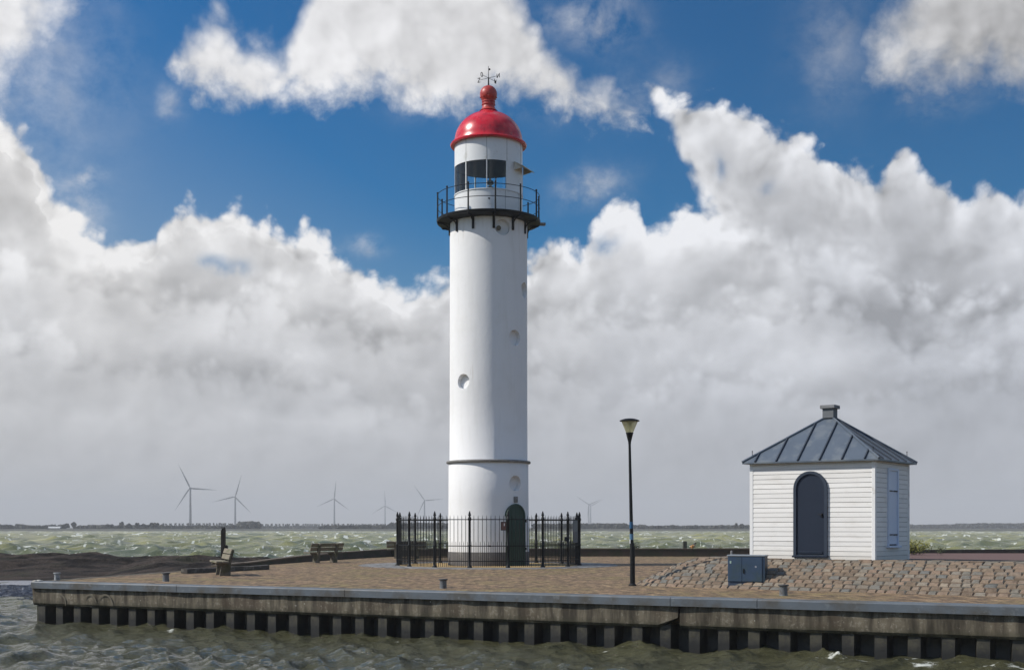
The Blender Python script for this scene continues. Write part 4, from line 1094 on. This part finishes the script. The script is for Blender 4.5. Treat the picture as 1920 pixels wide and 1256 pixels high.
# ------------------------------------------------------------------ mooring bollards on the quay edge
def build_bollards():
    iron = simple('galvanised_bollard', (.125, .135, .145), .5, .2, 6, dirt=((.08, .06, .045), .3, 8)); limed = simple('bird_limed_bollard', (.34, .36, .37), .6, .25, 9, dirt=((.14, .14, .14), .5, 10))
    root = empty('mooring_bollard', ground(831, 1102.6), 0, '', 'bollard', 'bollards along the quay edge')
    MB().lathe([(.088, -.01), (.083, .0), (.080, .02), (.078, .175), (.082, .19)], 24).build('post', iron, root, smooth=40)
    MB().lathe([(.070, .188), (.100, .190), (.106, .196), (.106, .212), (.098, .220), (.001, .222)], 24).build('cap', simple('dark_bollard_cap', (.06, .06, .06), .5, .2, 8), root, smooth=40)
    spots = [(831, 1102.6, 1.0, 'grey metal mooring bollard alone on the paving in front of the lighthouse fence', 0), (311, 1089.6, 1.05, 'plain grey mooring bollard on the quay left of the wooden bench', 0),
             (1469, 1116.2, 1.04, 'grey mooring bollard in front of the stone mound beside the blue cabinet', 0), (107, 1087.6, .92, 'whitish bird-limed mooring bollard near the broken corner of the quay', 1)]
    for i, (x, y, s, lab, lim) in enumerate(spots):
        o = root if i == 0 else copy_tree(root)
        o.location = ground(x, y); o.scale = (s, s, s); o['label'] = lab; o.rotation_euler.z = i * 1.3
        if lim:
            for ch in o.children: ch.data = ch.data.copy(); ch.data.materials[0] = limed
build_bollards()

# ------------------------------------------------------------------ benches: two concrete legs, plank seat and back
def build_benches():
    root = empty('park_bench', (0, 0, 0), 0, '', 'bench', 'benches on the quay')
    seat_w = M['grey_wood']
    Lb = 1.78
    # local x along the bench, local -y is the side one sits facing
    prof = [(-.14, 0), (.20, 0), (.17, .30), (.215, .47), (.30, .74), (.235, .755), (.14, .46), (.08, .40), (-.23, .40), (-.25, .33), (-.10, .30)]
    prof = [(-.12, 0), (.19, 0), (.20, .30), (.225, .47), (.30, .74), (.24, .755), (.145, .47), (.09, .375), (-.22, .375), (-.24, .325), (-.07, .28)]
    for x in (-.48, .48):
        c = MB(); m = Matrix.Translation((x - .055, 0, 0)) @ Matrix.Rotation(PI / 2, 4, 'Z') @ Matrix.Scale(-1, 4, (0, 1, 0))
        vs = [Vector((x + dx, y, z)) for dx in (-.055, .055) for y, z in prof]; n = len(prof)
        c.add(vs, [tuple(range(n)), tuple(range(2 * n - 1, n - 1, -1))] + [((i + 1) % n, i, n + i, n + (i + 1) % n) for i in range(n)])
        c.build('leg', M['bench_concrete'], root)
    for y in (-.17, .015):
        MB().box((0, y, .402), (Lb, .165, .052), None, .006).build('seat_plank', seat_w, root)
    tl = Matrix.Rotation(R(-17), 3, 'X')
    for k, z in enumerate((.54, .70)):
        MB().box((0, .130 + (z - .54) * .31, z), (Lb, .045, .145), tl, .006).build('back_plank', seat_w, root)
    g1a, g1b = ground(433.6, 1080.0), ground(419.6, 1076.4)
    def place(o, cx, cy_, facing, lab):
        o.location = (cx, cy_, 0); o.rotation_euler.z = math.atan2(facing[1], facing[0]) + PI / 2; o['label'] = lab
    place(root, -8.47, 37.35, (-.945, -.33), 'weathered wooden bench facing left beside the dark mooring post, sunlit backrest')
    b2 = copy_tree(root); place(b2, -7.42, 50.6, (-.80, .60), 'wooden bench seen from behind in the middle of the left paving, facing the sea')
    b3 = copy_tree(root); place(b3, -4.72, 57.4, (.05, 1.0), 'wooden bench half hidden behind the left side of the iron fence')
build_benches()

# ------------------------------------------------------------------ timber beam on the paving, mooring posts
a, b_ = ground(351, 1075.2), ground(505, 1067.3)
bm_ = MB(); d = (b_ - a); L = d.length; ang = math.atan2(d.y, d.x)
n = 9; vs = []
for i in range(n):
    x = L * i / (n - 1)
    for y, z in ((0, 0), (.24, 0), (.235, .135), (.12, .15), (.005, .14)): vs.append((x, y + .008 * math.sin(i * 2.3), z + .010 * math.sin(i * 1.7 + y * 9)))
bm_.add(vs, [(i * 5 + j, (i + 1) * 5 + j, (i + 1) * 5 + (j + 1) % 5, i * 5 + (j + 1) % 5) for i in range(n - 1) for j in range(5)] + [(4, 3, 2, 1, 0), tuple((n - 1) * 5 + j for j in range(5))])
tb = bm_.build('timber_beam', simple('grey_black_timber', (.060, .052, .045), .8, .35, 3, bmp=.5, dirt=((.16, .15, .13), .3, 4)), loc=a, rotz=ang)
tag(tb, 'long dark timber beam lying on the paving behind the bench', 'beam')

mp = empty('mooring_post', (-10.15, 45.0, -2.0), 0, 'tall black weathered double mooring post rising behind the bench', 'post')
def ragged(w, dpt, z1, seed):
    rn = random.Random(seed); c = MB(); cols = 5
    for i in range(cols):
        for j in range(3):
            c.box((-w / 2 + w * (i + .5) / cols, -dpt / 2 + dpt * (j + .5) / 3, (z1 + rn.uniform(-.16, .04)) / 2), (w / cols * 1.02, dpt / 3 * 1.02, z1 + rn.uniform(-.13, .05)), None, .006)
    return c
ragged(.145, .15, 3.40, 4).build('tall_timber', M['dark_wood'], mp)
ragged(.11, .13, 2.80, 8).build('short_timber', M['dark_wood'], mp, loc=(.09, .03, 0))
def small_post(name, px, py0, py1, Y, w, mat, lab):
    X = (px - 960) / 2400 * Y; z1 = EYE - (py0 - 988) / 2400 * Y
    c = MB(); c.box((0, 0, (z1 - .3) / 2 - .15 + .15), (w, w, z1 + .3), None, .02); c.box((0, 0, z1 - .005), (w * .86, w * .86, .03), None, .01)
    o = c.build(name, mat, loc=(X, Y, 0)); tag(o, lab, 'post'); return o
small_post('wooden_pile', 1284, 1014.5, 1033, 63.0, .19, simple('grey_green_pile', (.060, .062, .045), .8, .3, 5, bmp=.4), 'squat grey green wooden pile behind the dark sea wall right of the lamp')
small_post('marker_post', 1371.5, 1032.3, 1045, 40.0, .055, simple('galvanised_post', (.26, .27, .28), .5, .1, 8), 'thin pale metal post sticking up behind the blue cabinet')

# ------------------------------------------------------------------ weeds, shrub and bird beyond the wall
def leafy(name, loc, size, n, col, lab, cat, seed, stem=True, leaf=.05):
    rn = random.Random(seed); r = empty(name, loc, 0, lab, cat)
    m = simple(name + '_leaf', col, .7, .35, 7)
    c = MB(); st = MB()
    sx, sy, sz = size
    tips = []
    for k in range(max(5, n // 18)):
        th = rn.uniform(0, 2 * PI); q = rn.random() ** .5
        tips.append(Vector((sx * .5 * q * math.cos(th), sy * .5 * q * math.sin(th), sz * (1.0 - .55 * q * q) * rn.uniform(.75, 1.05))))
    for tp in tips: st.tube((tp.x * .15, tp.y * .15, -.3), tp * .9, .006, .003, 4)
    for k in range(n):
        tp = rn.choice(tips); f = rn.uniform(.25, 1.0)
        p = Vector((tp.x * f, tp.y * f, tp.z * f)) + Vector((rn.gauss(0, 1), rn.gauss(0, 1), rn.gauss(0, .7))) * leaf * 1.1
        d = Vector((rn.gauss(0, 1), rn.gauss(0, 1), rn.gauss(.4, .8))).normalized(); s = d.orthogonal().normalized(); w = leaf * rn.uniform(.6, 1.3)
        c.add([p, p + d * w * .5 + s * w * .32, p + d * w, p + d * w * .5 - s * w * .32], [(0, 1, 2, 3)])
    c.build('leaves', m, r, fix=False); st.build('stem', M['kerb_wood'], r)
    return r
leafy('broom_shrub', (20.2, 64.5, .10), (2.0, 1.2, .62), 900, (.16, .155, .014), 'bushy yellow green shrub behind the right corner of the white hut', 'shrub', 2, leaf=.10)
leafy('small_weed', (21.55, 64.3, .10), (.42, .35, .40), 120, (.06, .07, .02), 'small dark green weed at the right foot of the yellow shrub', 'weed', 3, leaf=.08)
leafy('leafy_weed', (6.02, 61.9, .2), (.24, .2, .56), 160, (.055, .065, .018), 'upright dark green weed on the sea wall just right of the lamp pole', 'weed', 5, leaf=.08)
leafy('mossy_weed', (10.05, 61.9, .24), (.44, .25, .24), 120, (.10, .10, .018), 'low yellowish weed on the sea wall right of the bird', 'weed', 6, leaf=.06)
def build_bird():
    b = empty('bird', ((1299 - 960) / 2400 * 61.6, 61.6, .375), 0, 'small duck with orange brown body and dark head sitting on the sea wall', 'bird')
    bm = bmesh.new(); lay = bm.verts.layers.skin.verify() if False else None; bm.free()
    me = bpy.data.meshes.new('bird_body'); pts = [(-.17, 0, .11, .018), (-.12, 0, .09, .050), (-.05, 0, .08, .085), (.03, 0, .09, .085), (.075, 0, .14, .050), (.095, 0, .20, .034), (.105, 0, .255, .040), (.118, 0, .275, .042), (.16, 0, .265, .018), (.195, 0, .258, .010)]
    me.from_pydata([p[:3] for p in pts], [(i, i + 1) for i in range(len(pts) - 1)], [])
    o = bpy.data.objects.new('body', me); C.objects.link(o)
    sk = o.modifiers.new('skin', 'SKIN'); su = o.modifiers.new('sub', 'SUBSURF'); su.levels = 2; su.render_levels = 2
    for i, p in enumerate(pts): me.skin_vertices[0].data[i].radius = (p[3], p[3])
    me.skin_vertices[0].data[3].use_root = True
    bpy.context.view_layer.update()
    m2 = bpy.data.meshes.new_from_object(o.evaluated_get(bpy.context.evaluated_depsgraph_get())); o.modifiers.clear(); o.data = m2
    m, t, bs, oc = newmat('bird_plumage'); sx = t.nodes.new('ShaderNodeSeparateXYZ'); t.links.new(oc, sx.inputs[0]); z = S(t, sx.outputs[2]); x = S(t, sx.outputs[0]); n = noise(t, oc, 40, 3, .6)
    c = mix(t, (x + n * .03).smooth(.03, .07), (.42, .20, .05), (.40, .34, .26)); c = mix(t, (z + n * .02).smooth(.185, .20), c, (.03, .010, .010)); c = mix(t, x.smooth(.155, .165), c, (.10, .09, .03)); c = mix(t, x.smooth(-.13, -.15), c, (.55, .50, .42))
    t.links.new(c, bs.inputs['Base Color']); m2.materials.append(m); m2.polygons.foreach_set('use_smooth', [True] * len(m2.polygons))
    o.parent = b
    for s in (-1, 1): MB().tube((.0, s * .035, .0), (.01, s * .035, -.06), .008, .006, 6).build('leg', M['bench_concrete'], b)
build_bird()

# ------------------------------------------------------------------ dark asphalt groyne and wet stones left of the quay
def build_banks():
    m, t, b, o = newmat('dark_asphalt_bank')
    mp_ = t.nodes.new('ShaderNodeMapping'); mp_.inputs['Rotation'].default_value = (0, 0, R(-32)); mp_.inputs['Scale'].default_value = (.22, 1.0, 1); t.links.new(o, mp_.inputs[0])
    n1 = noise(t, mp_.outputs[0], 1.6, 6, .65); n2 = noise(t, o, 5, 5, .65); n3 = noise(t, o, .3, 3, .5)
    c = mix(t, n1.smooth(.40, .62), (.011, .0085, .007), (.058, .044, .035)); c = mix(t, n2.smooth(.56, .72) * .5, c, (.042, .035, .030)); c = mix(t, n3.smooth(.55, .7) * .4, c, (.030, .034, .016))
    t.links.new(c, b.inputs['Base Color']); b.inputs['Roughness'].default_value = .9; b.inputs['Specular IOR Level'].default_value = .2; bump(t, b, n1 * .7 + n2 * .3, 1.0, .45)
    xs = np.arange(-70, -6.5, .25); ys = np.arange(44.0, 72, .2); X, Y = np.meshgrid(xs, ys)
    crest = -.04 - np.clip((X + 22) / 14, 0, 3) * .32 + (fbm2(X / 5, Y / 5, 3, 2) - .5) * .22
    toe = 56.2 - np.clip((X + 18.5) / 6.5, 0, 1) * 10.5 + (fbm2(X / 4, Y * 0, 3, 8) - .5) * .5
    f = np.clip((Y - toe) / 7.0, 0, 1); g = np.clip((Y - 64.2) / 4.0, 0, 1)
    tx = X * math.cos(R(32)) * .22 + Y * math.sin(R(32)) * .22; ty = -X * math.sin(R(32)) + Y * math.cos(R(32))
    Z = -1.12 + (crest + 1.12) * f ** .75 - (crest + 1.7) * g ** 1.3 + (fbm2(tx * 1.2, ty * .9, 5, 4) - .5) * .95 * f * (1 - g * .5) + (fbm2(X / .6, Y / .6, 3, 14) - .5) * .10 * f
    ob, me = gridmesh('asphalt_bank', np.stack([X, Y, Z], -1), m); tag(ob, kind='structure')
    # smooth wet strip and glistening stones below it
    m2 = simple('wet_concrete_strip', (.20, .205, .23), .30, .2, 2)
    xs = np.arange(-70, -11, .5); ys = np.arange(53.2, 57.4, .35); X, Y = np.meshgrid(xs, ys)
    ob, me = gridmesh('wet_strip', np.stack([X, Y, -1.0 + (Y - 53.2) * .012 + (fbm2(X, Y, 2, 3) - .5) * .03], -1), m2); tag(ob, kind='structure')
    m3, t, b, o = newmat('wet_revetment_stone')
    n = noise(t, o, 6, 5, .65); n2 = noise(t, o, 1.4, 3, .6)
    c = mix(t, n.smooth(.45, .62), (.020, .023, .032), (.070, .076, .094)); c = mix(t, n.smooth(.60, .68) * n2.smooth(.4, .55), c, (.38, .40, .45))
    t.links.new(c, b.inputs['Base Color']); b.inputs['Roughness'].default_value = .28; bump(t, b, n, .9, .08)
    xs = np.arange(-34, -14.6, .07); ys = np.arange(43.0, 53.6, .07); X, Y = np.meshgrid(xs, ys)
    ca, sa = math.cos(R(-30)), math.sin(R(-30)); U = X * ca - Y * sa; V = X * sa + Y * ca
    st = fbm2(U / .55, V / .28, 3, 31); Z = -1.02 + np.clip((Y - 43.0) / 5.0, 0, 1) * .09 - .10 + (np.abs(st - .5) * -2 + 1) ** 2 * .26 * np.clip((53.6 - Y) / 1.5, .3, 1) - .14
    ob, me = gridmesh('stone_revetment', np.stack([X, Y, Z], -1), m3); tag(ob, kind='structure')
build_banks()
# ------------------------------------------------------------------ far shore: dike, land, trees, wind turbines
SH = 735.0      # metres to the far waterline
def build_far():
    xs = np.arange(-900, 901, 6.0); pr = [(-6, -1.6), (0, -1.05), (6, -.2), (14, .32), (20, .36), (32, .1), (60, .0), (400, .0)]
    rows = [[(x, SH + d + 12 * (fbm2(np.array([x / 160.0]), np.array([2.0]), 3, 6)[0] - .5) , z + (.25 * (fbm2(np.array([x / 40.0]), np.array([d * .1]), 3, 3)[0] - .5) if 0 < z else 0)) for x in xs] for d, z in pr]
    m = simple('grassy_dike', (.075, .076, .058), .95, .3, .05)
    ob, me = gridmesh('far_dike', np.array(rows), m); tag(ob, kind='structure')
    c = MB(); c.add([(-4600, SH + 330, -.05), (4600, SH + 330, -.05), (4600, 4700, -.05), (-4600, 4700, -.05), (-4600, SH + 20, -.3), (4600, SH + 20, -.3)], [(0, 1, 2, 3), (4, 5, 1, 0)])
    tag(c.build('far_land', simple('far_fields', (.06, .065, .04), .95, .3, .01), fix=False), kind='structure')
    bark = simple('bark', (.05, .045, .04), .9, .2, 3); leaf = [simple('dark_foliage', (.058, .062, .050), .85, .3, .6), simple('grey_foliage', (.060, .062, .055), .85, .3, .6)]
    rn = random.Random(12)
    def crown(w, h, z0, n, fill, lf):
        c = MB()
        lob = [(rn.uniform(-.5, .5) * w * .75, rn.uniform(-.4, .4) * w * .6, z0 + h * rn.uniform(.25, .80), rn.uniform(.22, .42)) for _ in range(7)]
        lob.append((0, 0, z0 + h * .45, .5))
        for k in range(n):
            lx, ly, lz, lr = rn.choice(lob)
            d = Vector((rn.gauss(0, 1), rn.gauss(0, 1), rn.gauss(0, 1))).normalized() * (rn.random() ** fill)
            p = Vector((lx + d.x * lr * w * .62, ly + d.y * lr * w * .62, lz + d.z * lr * h * .72)); p.z = max(p.z, z0)
            q = Vector((rn.gauss(0, 1), rn.gauss(0, 1), rn.gauss(0, 1))).normalized(); u = q.orthogonal().normalized() * lf * rn.uniform(.5, 1.2); v = q.cross(u).normalized() * lf * rn.uniform(.5, 1.2)
            c.add([p - u - v * .6, p + u * .7 - v, p + u + v * .7, p - u * .6 + v], [(0, 1, 2, 3)])
        return c
    def tree(px, top, wpx, Y, lab, lf, name='far_tree', base=0.0, n=None, group='trees on the far shore', trunk=.18):
        k = Y / 2400.0; h = EYE + (988 - top) * k - base; w = wpx * k; x = (px - 960) * k
        t = empty(name, (x, Y, base), rn.uniform(0, 6), lab, 'tree' if 'tree' in name else 'bush', group)
        crown(w, h * (1 - trunk), h * trunk, n or int(160 + wpx * 14), .45, .42 + w * .03).build('crown', leaf[lf], t, fix=False)
        tk = MB().tube((0, 0, -.3), (0, 0, h * .55), w * .045 + .08, .05, 6)
        for q in range(3): tk.tube((0, 0, h * (.25 + .08 * q)), (w * .25 * math.cos(q * 2.1), w * .25 * math.sin(q * 2.1), h * .62), .06, .03, 4)
        tk.build('trunk', bark, t)
        return t
    L = [(14, 984.5, 30, 780, 'low pale bush at the far left end of the opposite shore', 1, 'far_bush'), (40, 982.5, 30, 900, 'pale rounded bush standing above the left end of the shore', 1, 'far_bush'), (63, 987, 14, 770, 'small dark bush left of the pale shed on the far shore', 0, 'far_bush'), (82, 986.5, 18, 770, 'low dark bush touching the left end of the pale shed', 0, 'far_bush'),
         (121, 981.5, 21, 775, 'wide dark dome shaped tree right of the pale shed', 0, 'far_tree'), (138, 978.5, 11, 780, 'slim round topped tree just right of the wide dome shaped tree', 0, 'far_tree'),
         (199, 982.5, 12, 770, 'first small shaggy tree of the clump left of the tallest turbine', 0, 'far_tree'), (211, 983, 8, 775, 'narrow dark tree second in the shaggy clump on the left shore', 0, 'far_tree'), (224, 983, 12, 770, 'low round tree under the tall thin one in the left clump', 0, 'far_tree'), (228, 978, 7, 790, 'tall thin tree rising out of the left clump', 0, 'far_tree'),
         (243, 981, 14, 780, 'open ragged tree in the middle of the left clump', 1, 'far_tree'), (257, 979.5, 9, 775, 'narrow upright tree in the right half of the left clump', 0, 'far_tree'), (270, 982, 14, 780, 'ragged tree next to the wide dense one of the left clump', 0, 'far_tree'), (288, 978.5, 19, 770, 'wide dense dark tree closing the left clump', 0, 'far_tree'),
         (452, 979.5, 22, 850, 'broad dark tree right behind the second turbine tower', 0, 'far_tree'), (470, 978.5, 22, 860, 'broad dark tree forming the right end of the dark wood by the second turbine', 0, 'far_tree'),
         (644, 985.5, 20, 770, 'low wide bush right of the third turbine tower', 1, 'far_bush'), (662, 984, 16, 775, 'bush with a small peak midway between the third and fourth turbines', 0, 'far_bush'), (692, 985, 14, 770, 'single low bush just left of the fourth turbine tower', 1, 'far_bush'),
         (1165, 980.5, 13, 800, 'round tree left of the street lamp on the far shore', 0, 'far_tree'), (1237, 985, 10, 770, 'small pointed bush right of the street lamp', 1, 'far_bush'), (1263, 983, 8, 775, 'slim dark cone shaped tree between the lamp and the hut', 0, 'far_tree'), (1296, 985.5, 13, 770, 'low rounded bush above the squat pile on the sea wall', 0, 'far_bush'), (1343, 985.5, 8, 780, 'small bush with a thin top over the low hedge line', 1, 'far_bush'),
         (1380, 980.5, 6, 790, 'narrow upright tree just left of the hut wall', 0, 'far_tree'), (1392, 982, 12, 780, 'round tree touching the left edge of the hut', 0, 'far_tree')]
    for px, top, w, Y, lab, lf, nm in L: tree(px, top, w, Y, lab, lf, nm, group='bushes on the far shore' if 'bush' in nm else 'trees on the far shore')
    # poplar rows: one tree and its copies
    proto = None; Yp = 1000.0; k = Yp / 2400.0
    lst = [(px + rn.uniform(-.6, .6), 979.2 + rn.uniform(-.5, 1.0)) for px in np.arange(303, 440, 4.6)] + [(px + rn.uniform(-.6, .6), 980.6 + rn.uniform(-.5, .8)) for px in np.arange(484, 745, 4.6)]
    for px, top in lst:
        if proto is None:
            proto = empty('row_tree', (0, 0, 0), 0, 'thin pale trunked tree in the long row on the far shore behind the turbines', 'tree', 'long row of thin trees on the far shore')
            crown(2.2, 3.0, 2.2, 70, .6, .30).build('crown', leaf[1], proto, fix=False); MB().tube((0, 0, -.3), (0, 0, 4.0), .10, .05, 5).build('trunk', simple('pale_bark', (.20, .20, .19), .9, .2, 3), proto)
            o = proto
        else: o = copy_tree(proto)
        h = EYE + (988 - top) * k; s = h / 5.2
        o.location = ((px - 960) * k, Yp + rn.uniform(-6, 6), 0); o.scale = (s, s, s); o.rotation_euler.z = rn.uniform(0, 6)
    # far-off woods that read as one mass
    def wood(spans, Y, lf, dens=2.2):
        c = MB(); k = Y / 2400.0
        for x0, x1, t0, t1 in spans:
            n = int((x1 - x0) * dens * 5)
            for i in range(n):
                f = rn.random(); px = x0 + (x1 - x0) * f; top = (t0 + (t1 - t0) * f) + 2.2 * (fbm2(np.array([px / 9.0]), np.array([Y * .1]), 3, 8)[0] - .5)
                H = EYE + (988 - top) * k; z = H * (1 - rn.random() ** 1.3)
                p = Vector(((px - 960) * k, Y + rn.uniform(0, 14), max(z, .0))); s = rn.uniform(.5, 1.3)
                q = Vector((rn.gauss(0, 1), rn.gauss(0, 1) - 1, rn.gauss(0, 1))).normalized(); u = q.orthogonal().normalized() * s; v = q.cross(u).normalized() * s
                c.add([p - u - v * .6, p + u * .7 - v, p + u + v * .7, p - u * .6 + v], [(0, 1, 2, 3)])
        o = c.build('distant_wood', leaf[lf], fix=False); tag(o, kind='stuff'); return o
    wood([(-260, 0, 986, 985), (0, 110, 988, 986), (140, 200, 987, 986), (200, 300, 987, 986), (300, 480, 988, 986.5), (445, 482, 979.5, 979.5), (600, 740, 987.5, 986), (730, 850, 982, 982.5), (1000, 1095, 984, 983)], 840, 0, 2.6)
    wood([(1090, 1150, 983.2, 983.2), (1152, 1176, 983.5, 983), (1176, 1215, 985.5, 986), (1215, 1410, 988, 986.5)], 845, 0, 2.6)
    wood([(1410, 1720, 985, 984.5), (1720, 1800, 985, 983.5), (1800, 1860, 982.5, 981.5), (1860, 2250, 981.5, 982.5), (300, 740, 986.5, 986.5), (1215, 1410, 987, 987)], 1250, 1, 2.0)
    # pale shed
    kx = 770 / 2400.0
    s = empty('farm_shed', ((100 - 960) * kx, 772, .1), 0, 'long pale roofed shed between the bushes on the left far shore', 'shed')
    MB().box((0, 0, .35), (7.4, 4, .9)).build('wall', simple('grey_shed_wall', (.16, .16, .15), .8, .1, 1), s)
    c = MB(); c.add([(-3.9, -2.3, .75), (3.9, -2.3, .75), (3.9, 2.3, .75), (-3.9, 2.3, .75), (-3.9, 0, 1.7), (3.9, 0, 1.7)], [(0, 1, 5, 4), (2, 3, 4, 5), (0, 4, 3), (1, 2, 5), (0, 3, 2, 1)]); c.build('roof', simple('pale_roof', (.55, .56, .55), .6, .05, 1), s)
    # wind turbines
    tm = simple('turbine_grey', (.06, .07, .085), .5, .05, .05, spec=.2)
    HH, RR = 54.0, 37.0
    mt_ = MB().lathe([(1.9, 0), (1.55, 20), (1.1, HH)], 16); tme = mt_.build('tower', tm, None, smooth=40)
    nac = MB().box((0, 1.2, HH + .6), (2.2, 6.0, 2.2), None, .4).build('nacelle', tm); hub = MB().sphere((0, -2.4, HH + .6), 1.25, 12, 8, (1, 1.3, 1)).build('hub', tm, smooth=60)
    bl = MB(); n = 12; vs = []
    for i in range(n + 1):
        f = i / n; z = 1.0 + (RR - 1.0) * f; ch = (1.0 if f < .04 else (2.15 if f < .25 else 2.15 * (1 - (f - .25) / .80))) * .95; ch = max(ch, .24); th = max(.12, .5 * (1 - f))
        tw = R(18 * (1 - f)); ca, sa = math.cos(tw), math.sin(tw)
        for x, y in ((-ch * .35, 0), (0, -th * .5), (ch * .65, 0), (0, th * .5)): vs.append((x * ca - y * sa, x * sa + y * ca - .0, z))
    bl.add(vs, [(i * 4 + j, i * 4 + (j + 1) % 4, (i + 1) * 4 + (j + 1) % 4, (i + 1) * 4 + j) for i in range(n) for j in range(4)] + [(0, 3, 2, 1), tuple(n * 4 + j for j in range(4))])
    blade = bl.build('blade', tm, smooth=40)
    T = [(357, 915, 50.5, -26, 0, 'nearest and largest wind turbine, leftmost on the far shore, one blade pointing right'), (441, 931, 42.5, 16, 8, 'second turbine from the left, its tower beside the dark wood'),
         (627, 935, 36.5, 6, -6, 'wind turbine standing alone above the long row of thin trees'), (722, 948, 29.5, -2, 10, 'small wind turbine just left of the iron fence with one blade straight up'), (796, 938, 34.5, -35, 4, 'wind turbine seen above the fence, close to the left side of the lighthouse'),
         (1104, 946, 28.5, -55, -8, 'nearer of the two overlapping turbines right of the lighthouse'), (1107.5, 948, 28.0, 62, 6, 'farther of the two overlapping turbines right of the lighthouse')]
    for i, (px, py, bl_px, ang, yaw, lab) in enumerate(T):
        Y = RR * 2400.0 / bl_px
        z_hub = EYE + (988 - py) / 2400.0 * Y; s = 1.0
        r = empty('wind_turbine', ((px - 960) / 2400.0 * Y, Y, z_hub - HH - .6), R(yaw), lab, 'wind turbine', 'wind turbines on the far shore')
        for src in (tme, nac, hub):
            o = src if i == 0 else src.copy()
            if i: C.objects.link(o)
            o.parent = r
        for q in range(3):
            o = blade if (i == 0 and q == 0) else blade.copy()
            if not (i == 0 and q == 0): C.objects.link(o)
            o.parent = r; o.location = (0, -2.4, HH + .6); o.rotation_euler = (0, R(ang + 120 * q), 0)
build_far()

# ------------------------------------------------------------------ haze over the water
def build_haze():
    c = MB().box((0, 0, 46.9), (9960, 9960, 100.2)); o = c.build('haze', bpy.data.materials.new('haze_air'))
    m = o.data.materials[0]; m.use_nodes = True; t = m.node_tree; t.nodes.clear()
    out = t.nodes.new('ShaderNodeOutputMaterial'); v = t.nodes.new('ShaderNodeVolumePrincipled')
    v.inputs['Color'].default_value = (.92, .93, .95, 1); v.inputs['Density'].default_value = HAZE; v.inputs['Anisotropy'].default_value = 0.0
    t.links.new(v.outputs[0], out.inputs['Volume'])
    tag(o, kind='stuff')
HAZE = 3.5e-4
build_haze()
